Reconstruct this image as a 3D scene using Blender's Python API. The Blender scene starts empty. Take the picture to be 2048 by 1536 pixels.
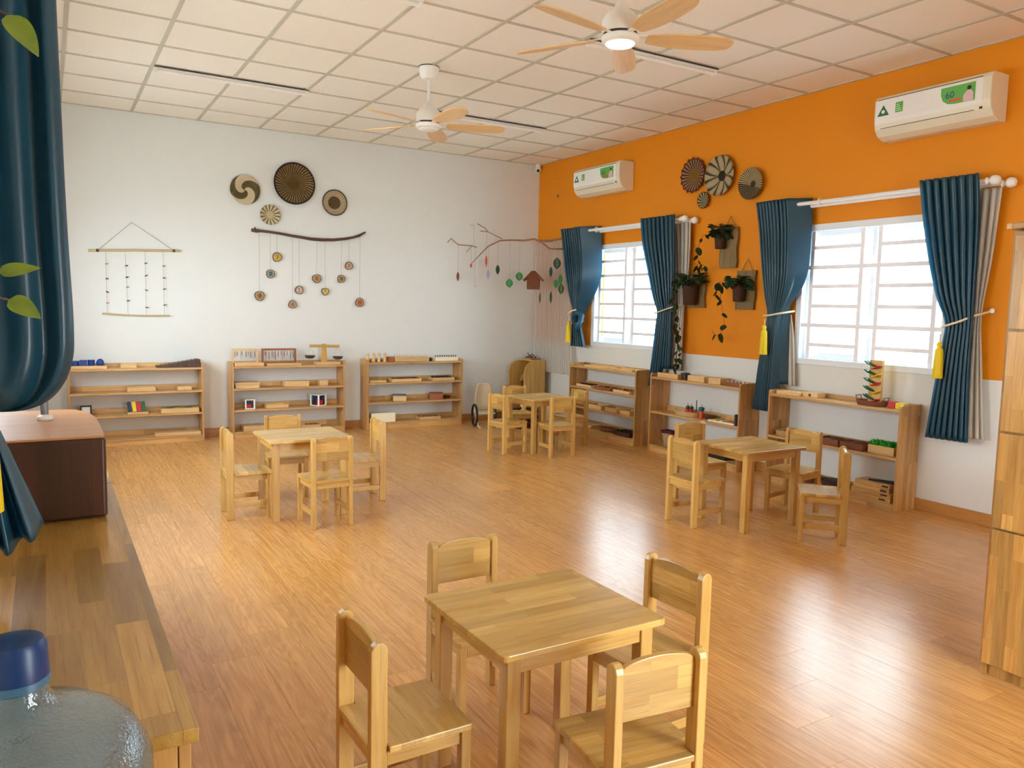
import bpy, bmesh, math, random
import numpy as np
from mathutils import Vector, Matrix

rnd = random.Random(7)
C = bpy.context.scene.collection
sc = bpy.context.scene
PI = math.pi
R_ = math.radians

# ------------------------------------------------------------------ camera
YAW, PITCH, ROLL, FPX = 0.53671285, -0.09669303, 0.02144461, 1566.12
CAM = Vector((-5.4556, -8.5952, 1.40526))
def cam_axes():
    cy, sy = math.cos(YAW), math.sin(YAW)
    f0 = Vector((sy, cy, 0)); r0 = Vector((cy, -sy, 0)); u0 = Vector((0, 0, 1))
    cp, sp = math.cos(PITCH), math.sin(PITCH)
    f = f0 * cp + u0 * sp; up = u0 * cp - f0 * sp
    cr, sr = math.cos(ROLL), math.sin(ROLL)
    return r0 * cr + up * sr, up * cr - r0 * sr, f
r_, u_, f_ = cam_axes()
cd = bpy.data.cameras.new('camera'); co = bpy.data.objects.new('camera', cd); C.objects.link(co)
co.matrix_world = Matrix(((r_.x, u_.x, -f_.x, CAM.x), (r_.y, u_.y, -f_.y, CAM.y), (r_.z, u_.z, -f_.z, CAM.z), (0, 0, 0, 1)))
cd.sensor_width = 36.0; cd.lens = FPX * 36.0 / 2048; cd.clip_start = 0.05; cd.clip_end = 200
sc.camera = co

# ------------------------------------------------------------------ light
sc.view_settings.view_transform = 'Standard'; sc.view_settings.look = 'None'
sc.view_settings.gamma = 1.0; sc.view_settings.use_curve_mapping = False
sc.view_settings.exposure = 0.0
w = bpy.data.worlds.new('sky'); sc.world = w; w.use_nodes = True
bg = w.node_tree.nodes['Background']; bg.inputs[0].default_value = (0.84, 0.94, 1.0, 1); bg.inputs[1].default_value = 26.0
sc.cycles.max_bounces = 10; sc.cycles.diffuse_bounces = 6; sc.cycles.transparent_max_bounces = 16
sc.cycles.caustics_reflective = False; sc.cycles.caustics_refractive = False
sc.cycles.use_denoising = True
def portal(loc, rot, sx, sy):
    l = bpy.data.lights.new('daylight_portal', 'AREA'); l.shape = 'RECTANGLE'; l.size = sx; l.size_y = sy
    l.cycles.is_portal = True
    o = bpy.data.objects.new('daylight_portal', l); C.objects.link(o); o.location = loc; o.rotation_euler = rot
W_R = [(-1.23, -2.50), (-4.12, -5.40)]          # windows of the right wall (y far, y near)
W_L = [(-1.0, -2.5), (-3.6, -5.2)]            # unseen left-wall windows, added to let daylight in
WZ0, WZ1 = 1.01, 2.12
XL, YF, ZC = -5.68, -9.6, 3.215
ADDED_DOOR = (-3.5, -2.6, 2.1)                        # unseen doorway added in the front wall for daylight (x0, x1, height)
portal(((ADDED_DOOR[0] + ADDED_DOOR[1]) / 2, YF - 0.14, ADDED_DOOR[2] / 2), (R_(90), 0, 0), ADDED_DOOR[1] - ADDED_DOOR[0], ADDED_DOOR[2])
for a, b in W_R: portal((0.14, (a + b) / 2, (WZ0 + WZ1) / 2), (0, R_(90), 0), WZ1 - WZ0, a - b)
for a, b in W_L: portal((XL - 0.14, (a + b) / 2, (WZ0 + WZ1) / 2), (0, R_(-90), 0), WZ1 - WZ0, a - b)

# ------------------------------------------------------------------ materials
MATS = {}
def S(r, g, b):   # srgb 0-255 -> linear
    f = lambda c: (c / 255 / 12.92) if c / 255 <= .04045 else ((c / 255 + .055) / 1.055) ** 2.4
    return (f(r), f(g), f(b), 1)
def newmat(name):
    m = bpy.data.materials.new(name); m.use_nodes = True
    nt = m.node_tree; b = nt.nodes['Principled BSDF']; MATS[name] = m
    return m, nt, b
def L(nt, a, b): nt.links.new(a, b)
def plain(name, col, rough=.5, metal=0, spec=.5, emit=0):
    m, nt, b = newmat(name)
    b.inputs['Base Color'].default_value = col; b.inputs['Roughness'].default_value = rough
    b.inputs['Metallic'].default_value = metal; b.inputs['Specular IOR Level'].default_value = spec
    if emit: b.inputs['Emission Color'].default_value = col; b.inputs['Emission Strength'].default_value = emit
    return m
def speck(name, col, col2, scale=30, rough=.6, bump=.0, stretch=(1, 1, 1), spec=.4):
    m, nt, b = newmat(name); N = nt.nodes
    tc = N.new('ShaderNodeTexCoord'); mp = N.new('ShaderNodeMapping'); mp.inputs['Scale'].default_value = stretch
    n = N.new('ShaderNodeTexNoise'); n.inputs['Scale'].default_value = scale; n.inputs['Detail'].default_value = 4
    mx = N.new('ShaderNodeMix'); mx.data_type = 'RGBA'; mx.inputs[6].default_value = col; mx.inputs[7].default_value = col2
    L(nt, tc.outputs['Object'], mp.inputs[0]); L(nt, mp.outputs[0], n.inputs['Vector']); L(nt, n.outputs[0], mx.inputs[0])
    L(nt, mx.outputs[2], b.inputs['Base Color']); b.inputs['Roughness'].default_value = rough; b.inputs['Specular IOR Level'].default_value = spec
    if bump:
        bp = N.new('ShaderNodeBump'); bp.inputs['Strength'].default_value = bump; bp.inputs['Distance'].default_value = .01
        L(nt, n.outputs[0], bp.inputs['Height']); L(nt, bp.outputs[0], b.inputs['Normal'])
    return m
WS = .88
def wood(name, grain='x', across='y', c1=S(226, 186, 110), c2=S(200, 150, 72), c3=S(146, 94, 38), stave=None, rough=.3, vary=.12, gscale=1.0, con=(1.15, .76)):
    """solid or edge-glued rubberwood: grain along one local axis, optional staves of (length, width)"""
    m, nt, b = newmat(name); N = nt.nodes
    tc = N.new('ShaderNodeTexCoord'); sp = N.new('ShaderNodeSeparateXYZ'); L(nt, tc.outputs['Object'], sp.inputs[0])
    oi = N.new('ShaderNodeObjectInfo')
    off = N.new('ShaderNodeMath'); off.operation = 'MULTIPLY'; off.inputs[1].default_value = 37.0; L(nt, oi.outputs['Random'], off.inputs[0])
    third = [a for a in 'xyz' if a not in (grain, across)][0]
    o = {a: sp.outputs['xyz'.index(a)] for a in 'xyz'}
    g2 = N.new('ShaderNodeMath'); g2.operation = 'ADD'; L(nt, o[grain], g2.inputs[0]); L(nt, off.outputs[0], g2.inputs[1])
    cmb = N.new('ShaderNodeCombineXYZ'); L(nt, g2.outputs[0], cmb.inputs[0]); L(nt, o[across], cmb.inputs[1]); L(nt, o[third], cmb.inputs[2])
    vec = cmb.outputs[0]
    facs = None
    if stave:
        br = N.new('ShaderNodeTexBrick'); br.offset = .37; br.offset_frequency = 2; br.squash = 1
        br.inputs['Scale'].default_value = 1; br.inputs['Mortar Size'].default_value = .0006
        br.inputs['Brick Width'].default_value = stave[0]; br.inputs['Row Height'].default_value = stave[1]
        br.inputs['Color1'].default_value = (0, 0, 0, 1); br.inputs['Color2'].default_value = (1, 1, 1, 1); br.inputs['Mortar'].default_value = (.75, .75, .75, 1)
        L(nt, vec, br.inputs['Vector']); facs = br.outputs['Color']
        sh = N.new('ShaderNodeVectorMath'); sh.operation = 'MULTIPLY_ADD'; sh.inputs[1].default_value = (7, 3, 5)
        L(nt, br.outputs['Color'], sh.inputs[0]); L(nt, vec, sh.inputs[2]); vec = sh.outputs[0]
    mp = N.new('ShaderNodeMapping'); mp.inputs['Scale'].default_value = (2.0 * gscale, 26 * gscale, 26 * gscale); L(nt, vec, mp.inputs[0])
    n1 = N.new('ShaderNodeTexNoise'); n1.inputs['Scale'].default_value = 1.0; n1.inputs['Detail'].default_value = 5; n1.inputs['Roughness'].default_value = .6
    n1.inputs['Distortion'].default_value = .6; L(nt, mp.outputs[0], n1.inputs['Vector'])
    mp2 = N.new('ShaderNodeMapping'); mp2.inputs['Scale'].default_value = (6 * gscale, 220 * gscale, 220 * gscale); L(nt, vec, mp2.inputs[0])
    n2 = N.new('ShaderNodeTexNoise'); n2.inputs['Scale'].default_value = 1.0; n2.inputs['Detail'].default_value = 2; L(nt, mp2.outputs[0], n2.inputs['Vector'])
    r1 = N.new('ShaderNodeValToRGB'); r1.color_ramp.elements[0].position = .3; r1.color_ramp.elements[0].color = c1
    r1.color_ramp.elements[1].position = .72; r1.color_ramp.elements[1].color = c2
    L(nt, n1.outputs[0], r1.inputs[0])
    mx = N.new('ShaderNodeMix'); mx.data_type = 'RGBA'; mx.inputs[7].default_value = c3
    r2 = N.new('ShaderNodeMapRange'); r2.inputs[1].default_value = .55; r2.inputs[2].default_value = .8; r2.inputs[4].default_value = .5
    L(nt, n2.outputs[0], r2.inputs[0]); L(nt, r2.outputs[0], mx.inputs[0]); L(nt, r1.outputs[0], mx.inputs[6])
    hs = N.new('ShaderNodeHueSaturation'); L(nt, mx.outputs[2], hs.inputs['Color'])
    vr = N.new('ShaderNodeMapRange'); vr.inputs[3].default_value = (1 - vary) * WS; vr.inputs[4].default_value = (1 + vary) * WS
    L(nt, oi.outputs['Random'], vr.inputs[0])
    if facs is not None:
        v2 = N.new('ShaderNodeMapRange'); v2.inputs[3].default_value = con[0] * WS; v2.inputs[4].default_value = con[1] * WS; L(nt, facs, v2.inputs[0])
        mu = N.new('ShaderNodeMath'); mu.operation = 'MULTIPLY'; L(nt, v2.outputs[0], mu.inputs[0]); mu.inputs[1].default_value = 1.0
        L(nt, mu.outputs[0], hs.inputs['Value'])
    else:
        L(nt, vr.outputs[0], hs.inputs['Value'])
    L(nt, hs.outputs[0], b.inputs['Base Color'])
    b.inputs['Roughness'].default_value = rough; b.inputs['Specular IOR Level'].default_value = .5
    bp = N.new('ShaderNodeBump'); bp.inputs['Strength'].default_value = .06; bp.inputs['Distance'].default_value = .002
    L(nt, n2.outputs[0], bp.inputs['Height']); L(nt, bp.outputs[0], b.inputs['Normal'])
    return m
def cloth(name, col, col2, trans, tcol, alpha=1.0, rough=.42, spec=.5, fine=900):
    m, nt, b = newmat(name); N = nt.nodes
    tc = N.new('ShaderNodeTexCoord'); n = N.new('ShaderNodeTexNoise'); n.inputs['Scale'].default_value = 60; n.inputs['Detail'].default_value = 6
    mp = N.new('ShaderNodeMapping'); mp.inputs['Scale'].default_value = (1, 1, .08); L(nt, tc.outputs['Object'], mp.inputs[0]); L(nt, mp.outputs[0], n.inputs['Vector'])
    mx = N.new('ShaderNodeMix'); mx.data_type = 'RGBA'; mx.inputs[6].default_value = col; mx.inputs[7].default_value = col2
    L(nt, n.outputs[0], mx.inputs[0]); L(nt, mx.outputs[2], b.inputs['Base Color'])
    b.inputs['Roughness'].default_value = rough; b.inputs['Specular IOR Level'].default_value = spec
    t = N.new('ShaderNodeBsdfTranslucent'); t.inputs[0].default_value = tcol
    ms = N.new('ShaderNodeMixShader'); ms.inputs[0].default_value = trans
    L(nt, b.outputs[0], ms.inputs[1]); L(nt, t.outputs[0], ms.inputs[2]); out = ms.outputs[0]
    if alpha < 1:
        tr = N.new('ShaderNodeBsdfTransparent'); m2 = N.new('ShaderNodeMixShader'); m2.inputs[0].default_value = alpha
        L(nt, tr.outputs[0], m2.inputs[1]); L(nt, out, m2.inputs[2]); out = m2.outputs[0]
    L(nt, out, N['Material Output'].inputs[0])
    return m
def glass(name, tint, refl=.06, rough=.02):
    m, nt, b = newmat(name); N = nt.nodes; N.remove(b)
    t = N.new('ShaderNodeBsdfTransparent'); t.inputs[0].default_value = tint
    g = N.new('ShaderNodeBsdfGlossy'); g.inputs['Roughness'].default_value = rough
    ms = N.new('ShaderNodeMixShader'); ms.inputs[0].default_value = refl; L(nt, t.outputs[0], ms.inputs[1]); L(nt, g.outputs[0], ms.inputs[2])
    L(nt, ms.outputs[0], N['Material Output'].inputs[0])
    return m
def woven(name, arms, twist, dark, light, thr=.0, centre=None, rim=None, R=.2, half=False, soft=.15, petals=False):
    """coiled basket pattern in the local XY plane: spiral arms over concentric coils"""
    m, nt, b = newmat(name); N = nt.nodes
    tc = N.new('ShaderNodeTexCoord'); sp = N.new('ShaderNodeSeparateXYZ'); L(nt, tc.outputs['Object'], sp.inputs[0])
    def M(op, a, bb=None, c=None):
        n = N.new('ShaderNodeMath'); n.operation = op
        for i, v in enumerate((a, bb, c)):
            if v is None: continue
            if isinstance(v, (int, float)): n.inputs[i].default_value = v
            else: L(nt, v, n.inputs[i])
        return n.outputs[0]
    x, y = sp.outputs[0], sp.outputs[1]
    r = M('SQRT', M('ADD', M('MULTIPLY', x, x), M('MULTIPLY', y, y)))
    rn = M('DIVIDE', r, R)
    a = M('ARCTAN2', y, x)
    if half: val = M('ADD', M('MULTIPLY', M('GREATER_THAN', M('ADD', y, M('MULTIPLY', x, .3)), -.02), 1.05), M('SUBTRACT', M('SINE', M('MULTIPLY', a, 40)), .85))
    elif petals:
        pa = M('ABSOLUTE', M('SINE', M('MULTIPLY', a, arms / 2)))
        val = M('SUBTRACT', M('ABSOLUTE', M('SUBTRACT', pa, M('MULTIPLY', rn, .75))), .2)
    else: val = M('SUBTRACT', M('SINE', M('ADD', M('MULTIPLY', a, arms), M('MULTIPLY', rn, twist))), thr)
    f = N.new('ShaderNodeMapRange'); f.inputs[1].default_value = -soft; f.inputs[2].default_value = soft; L(nt, val, f.inputs[0])
    fac = f.outputs[0]
    mx = N.new('ShaderNodeMix'); mx.data_type = 'RGBA'; mx.inputs[6].default_value = dark; mx.inputs[7].default_value = light; L(nt, fac, mx.inputs[0])
    col = mx.outputs[2]
    def ring(col, lo, c):
        q = N.new('ShaderNodeMix'); q.data_type = 'RGBA'; q.inputs[7].default_value = c; L(nt, col, q.inputs[6])
        L(nt, M('GREATER_THAN', rn, lo) if lo > .5 else M('LESS_THAN', rn, lo), q.inputs[0]); return q.outputs[2]
    if centre: col = ring(col, centre[0], centre[1])
    if rim: col = ring(col, rim[0], rim[1])
    st = M('SINE', M('MULTIPLY', r, 2 * PI / .012)); st2 = M('SINE', M('MULTIPLY', a, 90))
    hgt = M('ADD', st, M('MULTIPLY', st2, .6))
    d = N.new('ShaderNodeHueSaturation'); L(nt, col, d.inputs['Color']); L(nt, M('MULTIPLY_ADD', hgt, .12, .95), d.inputs['Value'])
    L(nt, d.outputs[0], b.inputs['Base Color']); b.inputs['Roughness'].default_value = .75; b.inputs['Specular IOR Level'].default_value = .2
    bp = N.new('ShaderNodeBump'); bp.inputs['Strength'].default_value = .7; bp.inputs['Distance'].default_value = .004
    L(nt, hgt, bp.inputs['Height']); L(nt, bp.outputs[0], b.inputs['Normal'])
    return m

# wood of the furniture
wx = wood('rubberwood_x', 'x', 'y'); wy = wood('rubberwood_y', 'y', 'x'); wz = wood('rubberwood_z', 'z', 'y')
WC = dict(c1=S(226, 187, 110), c2=S(198, 148, 68), c3=S(140, 90, 36))
top_x = wood('rubberwood_top', 'x', 'y', stave=(.32, .05), rough=.24, **WC)
seat_m = wood('rubberwood_seat', 'y', 'x', stave=(.3, .055), rough=.25, **WC)
back_m = wood('rubberwood_back', 'y', 'z', stave=(.22, .06), rough=.28, **WC)
shelf_m = wood('shelf_board_wood', 'x', 'y', stave=(.4, .04), rough=.32, c1=S(232, 190, 126), c2=S(206, 152, 84), c3=S(150, 96, 44))
side_m = wood('shelf_side_wood', 'z', 'y', stave=(.35, .04), rough=.32, c1=S(226, 178, 110), c2=S(192, 134, 68), c3=S(130, 80, 36))
toyw = wood('toy_wood', 'x', 'y', c1=S(238, 202, 146), c2=S(222, 176, 112), c3=S(180, 130, 72), rough=.4)
toyd = wood('dark_toy_wood', 'x', 'y', c1=S(92, 56, 40), c2=S(66, 38, 28), c3=S(40, 22, 18), rough=.45)
toyr = wood('red_brown_wood', 'x', 'y', c1=S(176, 104, 58), c2=S(150, 80, 42), c3=S(96, 50, 26), rough=.45)
count_m = wood('counter_wood', 'y', 'x', con=(1.15, .6), stave=(.42, .06), rough=.28, c1=S(214, 170, 92), c2=S(180, 128, 52), c3=S(120, 76, 28))
locker_m = wood('locker_wood', 'z', 'y', con=(1.15, .68), stave=(.34, .05), rough=.3, c1=S(222, 176, 100), c2=S(186, 128, 58), c3=S(126, 76, 32))
veneer = wood('dark_veneer', 'z', 'x', c1=S(86, 50, 28), c2=S(54, 29, 16), c3=S(32, 16, 9), rough=.3, gscale=.5)
veneer_l = wood('speaker_top_veneer', 'x', 'y', c1=S(214, 150, 82), c2=S(190, 122, 60), c3=S(140, 84, 40), rough=.36, gscale=.5)
blade_m = wood('fan_blade_wood', 'x', 'y', c1=S(238, 200, 146), c2=S(220, 176, 118), c3=S(176, 128, 78), rough=.35, gscale=.7)
board_m = wood('live_edge_wood', 'z', 'y', c1=S(150, 122, 72), c2=S(112, 88, 46), c3=S(70, 52, 28), rough=.6)
base_m = wood('baseboard_wood', 'x', 'z', c1=S(206, 148, 80), c2=S(182, 122, 60), c3=S(140, 88, 42), rough=.35)
bark = speck('bark', S(110, 78, 58), S(66, 44, 34), 60, .8, .6, (1, 1, 1))
white_p = plain('white_plastic', S(246, 246, 242), .35)
cream_p = plain('cream_plastic', S(232, 224, 200), .4)
white_m = plain('white_painted_metal', S(238, 238, 236), .35)
pvc = plain('window_pvc', S(232, 238, 244), .35)
grille = plain('grille_paint', S(248, 247, 253), .4)
black_p = plain('black_plastic', S(24, 24, 26), .4)
dark_p = plain('dark_items', S(52, 36, 34), .6)
navy = plain('navy_card', S(26, 30, 56), .5)
chrome = plain('chrome', S(210, 210, 210), .2, 1)
pewter = plain('pewter', S(96, 88, 84), .4, .6)
red = plain('red_paint', S(196, 24, 42), .4); blue = plain('blue_paint', S(16, 62, 140), .35); yellow = plain('yellow_paint', S(240, 206, 20), .4)
green = plain('green_paint', S(24, 86, 52), .4); dkblue = plain('dark_blue_paint', S(16, 46, 84), .4); teal = plain('teal_paint', S(36, 110, 130), .4)
orange = plain('orange_paint', S(222, 84, 34), .4); maroon = plain('maroon_cloth', S(84, 26, 38), .8)
grey_t = plain('grey_top', S(84, 104, 120), .5); redtop = plain('brick_red_top', S(150, 62, 36), .5)
ivory = plain('ivory_board', S(244, 236, 204), .5)
cord_m = plain('cotton_cord', S(226, 214, 180), .8); thread = plain('thread', S(150, 140, 124), .8); rope = plain('jute_rope', S(146, 108, 66), .9)
tassel_y = speck('tassel_yellow', S(250, 222, 40), S(226, 184, 10), 90, .6, .5, (1, 1, .05))
rattan = speck('rattan', S(214, 178, 124), S(160, 118, 70), 70, .65, .6, (1, 1, 3))
rattan_d = speck('dark_rattan', S(150, 92, 60), S(96, 52, 34), 80, .6, .6, (1, 1, 3))
wicker_l = speck('pale_wicker', S(232, 216, 184), S(188, 164, 124), 120, .65, .7)
leaf_m = speck('leaf_green', S(44, 74, 40), S(20, 42, 24), 22, .4, .1)
leaf_y = speck('pothos_leaf', S(134, 146, 36), S(40, 76, 34), 30, .35, .1)
leaf_d = plain('felt_leaf_green', S(34, 88, 58), .8); leaf_v = plain('leaf_vein', S(150, 190, 130), .8)
fern = speck('toy_grass', S(60, 190, 50), S(20, 120, 30), 40, .5, .2)
stem_m = plain('vine_stem', S(110, 64, 36), .7)
pot_m = speck('coir_pot', S(92, 58, 40), S(54, 34, 26), 70, .85, .6, (1, 1, 6))
curt = cloth('curtain_satin', S(34, 80, 96), S(24, 60, 76), .3, S(120, 205, 240), rough=.36, spec=.7)
lin = cloth('curtain_lining', S(232, 226, 214), S(220, 212, 198), .3, S(240, 236, 226), rough=.8, spec=.2)
sheer_m = cloth('sheer_voile', S(246, 242, 236), S(238, 232, 224), .35, S(250, 246, 240), alpha=.33, rough=.9, spec=.1)
pane_m = glass('window_glass', (.60, .65, .67, 1))
clear_m = glass('clear_glass', (.97, .985, .99, 1))
jug_m, _nt, _b = newmat('jug_plastic')
_b.inputs['Base Color'].default_value = S(100, 136, 154); _b.inputs['Roughness'].default_value = .16
_n = _nt.nodes.new('ShaderNodeTexNoise'); _n.inputs['Scale'].default_value = 260; _bp = _nt.nodes.new('ShaderNodeBump'); _bp.inputs['Strength'].default_value = .5; _bp.inputs['Distance'].default_value = .002
_tc = _nt.nodes.new('ShaderNodeTexCoord'); L(_nt, _tc.outputs['Object'], _n.inputs['Vector']); L(_nt, _n.outputs[0], _bp.inputs['Height']); L(_nt, _bp.outputs[0], _b.inputs['Normal'])
_t = _nt.nodes.new('ShaderNodeBsdfTransparent'); _t.inputs[0].default_value = (.64, .80, .88, 1)
_ms = _nt.nodes.new('ShaderNodeMixShader'); _ms.inputs[0].default_value = .45
L(_nt, _t.outputs[0], _ms.inputs[1]); L(_nt, _b.outputs[0], _ms.inputs[2])
_lw = _nt.nodes.new('ShaderNodeLayerWeight'); _lw.inputs[0].default_value = .35; _gl = _nt.nodes.new('ShaderNodeBsdfGlossy'); _gl.inputs['Roughness'].default_value = .07
L(_nt, _bp.outputs[0], _gl.inputs['Normal']); L(_nt, _bp.outputs[0], _lw.inputs['Normal'])
_mr = _nt.nodes.new('ShaderNodeMapRange'); _mr.inputs[3].default_value = .05; _mr.inputs[4].default_value = .6; L(_nt, _lw.outputs['Facing'], _mr.inputs[0])
_m2 = _nt.nodes.new('ShaderNodeMixShader'); L(_nt, _mr.outputs[0], _m2.inputs[0]); L(_nt, _ms.outputs[0], _m2.inputs[1]); L(_nt, _gl.outputs[0], _m2.inputs[2])
L(_nt, _m2.outputs[0], _nt.nodes['Material Output'].inputs[0])
cap_m = plain('blue_cap', S(6, 50, 104), .35)
ceil_m = speck('ceiling_tile_paint', S(247, 243, 233), S(244, 239, 228), 40, .8, .05)
grid_m = plain('ceiling_grid_paint', S(192, 186, 170), .6)
wallw = speck('white_wall_paint', S(229, 232, 230), S(225, 228, 225), 6, .75, .02)
ground_m = speck('outdoor_ground', S(236, 234, 228), S(226, 224, 218), 3, .9)
# right wall: orange above, pale grey below z = 0.99
rw, nt, b = newmat('orange_and_white_paint'); N = nt.nodes
g = N.new('ShaderNodeNewGeometry'); sp = N.new('ShaderNodeSeparateXYZ'); L(nt, g.outputs['Position'], sp.inputs[0])
st = N.new('ShaderNodeMath'); st.operation = 'GREATER_THAN'; st.inputs[1].default_value = .992; L(nt, sp.outputs[2], st.inputs[0])
mx = N.new('ShaderNodeMix'); mx.data_type = 'RGBA'; mx.inputs[6].default_value = S(226, 226, 222); mx.inputs[7].default_value = S(222, 134, 6)
L(nt, st.outputs[0], mx.inputs[0]); L(nt, mx.outputs[2], b.inputs['Base Color']); b.inputs['Roughness'].default_value = .6; b.inputs['Specular IOR Level'].default_value = .3
# vinyl floor printed with wood grain along y
fm, nt, b = newmat('wood_print_floor'); N = nt.nodes
tc = N.new('ShaderNodeTexCoord'); sw = N.new('ShaderNodeSeparateXYZ'); cm = N.new('ShaderNodeCombineXYZ'); L(nt, tc.outputs['Object'], sw.inputs[0])
L(nt, sw.outputs[1], cm.inputs[0]); L(nt, sw.outputs[0], cm.inputs[1]); L(nt, sw.outputs[2], cm.inputs[2])
br = N.new('ShaderNodeObjectInfo')
sh = N.new('ShaderNodeVectorMath'); sh.operation = 'MULTIPLY_ADD'; sh.inputs[1].default_value = (90, 40, 30); L(nt, br.outputs['Random'], sh.inputs[0]); L(nt, cm.outputs[0], sh.inputs[2])
mp = N.new('ShaderNodeMapping'); mp.inputs['Scale'].default_value = (1.1, 9, 1); L(nt, sh.outputs[0], mp.inputs[0])
n1 = N.new('ShaderNodeTexNoise'); n1.inputs['Scale'].default_value = 1; n1.inputs['Detail'].default_value = 3; n1.inputs['Distortion'].default_value = .4; L(nt, mp.outputs[0], n1.inputs['Vector'])
wv = N.new('ShaderNodeMath'); wv.operation = 'MULTIPLY'; wv.inputs[1].default_value = 85; L(nt, n1.outputs[0], wv.inputs[0])
sn = N.new('ShaderNodeMath'); sn.operation = 'SINE'; L(nt, wv.outputs[0], sn.inputs[0])
mp2 = N.new('ShaderNodeMapping'); mp2.inputs['Scale'].default_value = (1.3, 80, 1); L(nt, sh.outputs[0], mp2.inputs[0])
n2 = N.new('ShaderNodeTexNoise'); n2.inputs['Scale'].default_value = 1; n2.inputs['Detail'].default_value = 3; L(nt, mp2.outputs[0], n2.inputs['Vector'])
fa = N.new('ShaderNodeMath'); fa.operation = 'MULTIPLY_ADD'; fa.inputs[1].default_value = .11; fa.inputs[2].default_value = .0; L(nt, sn.outputs[0], fa.inputs[0])
fb = N.new('ShaderNodeMath'); fb.operation = 'ADD'; L(nt, fa.outputs[0], fb.inputs[0]); L(nt, n2.outputs[0], fb.inputs[1])
cr = N.new('ShaderNodeValToRGB'); cr.color_ramp.elements[0].position = .2; cr.color_ramp.elements[0].color = S(222, 166, 96); cr.color_ramp.elements[1].position = .9; cr.color_ramp.elements[1].color = S(176, 118, 56)
L(nt, fb.outputs[0], cr.inputs[0])
hs = N.new('ShaderNodeHueSaturation'); vr = N.new('ShaderNodeMapRange'); vr.inputs[3].default_value = .92; vr.inputs[4].default_value = 1.08
L(nt, br.outputs['Random'], vr.inputs[0]); L(nt, vr.outputs[0], hs.inputs['Value']); L(nt, cr.outputs[0], hs.inputs['Color']); L(nt, hs.outputs[0], b.inputs['Base Color'])
rr = N.new('ShaderNodeMapRange'); rr.inputs[3].default_value = .25; rr.inputs[4].default_value = .27; L(nt, n2.outputs[0], rr.inputs[0]); L(nt, rr.outputs[0], b.inputs['Roughness'])
b.inputs['Specular IOR Level'].default_value = .9
bp = N.new('ShaderNodeBump'); bp.inputs['Strength'].default_value = .03; bp.inputs['Distance'].default_value = .002; L(nt, n2.outputs[0], bp.inputs['Height']); L(nt, bp.outputs[0], b.inputs['Normal'])
floor_m = fm

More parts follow.
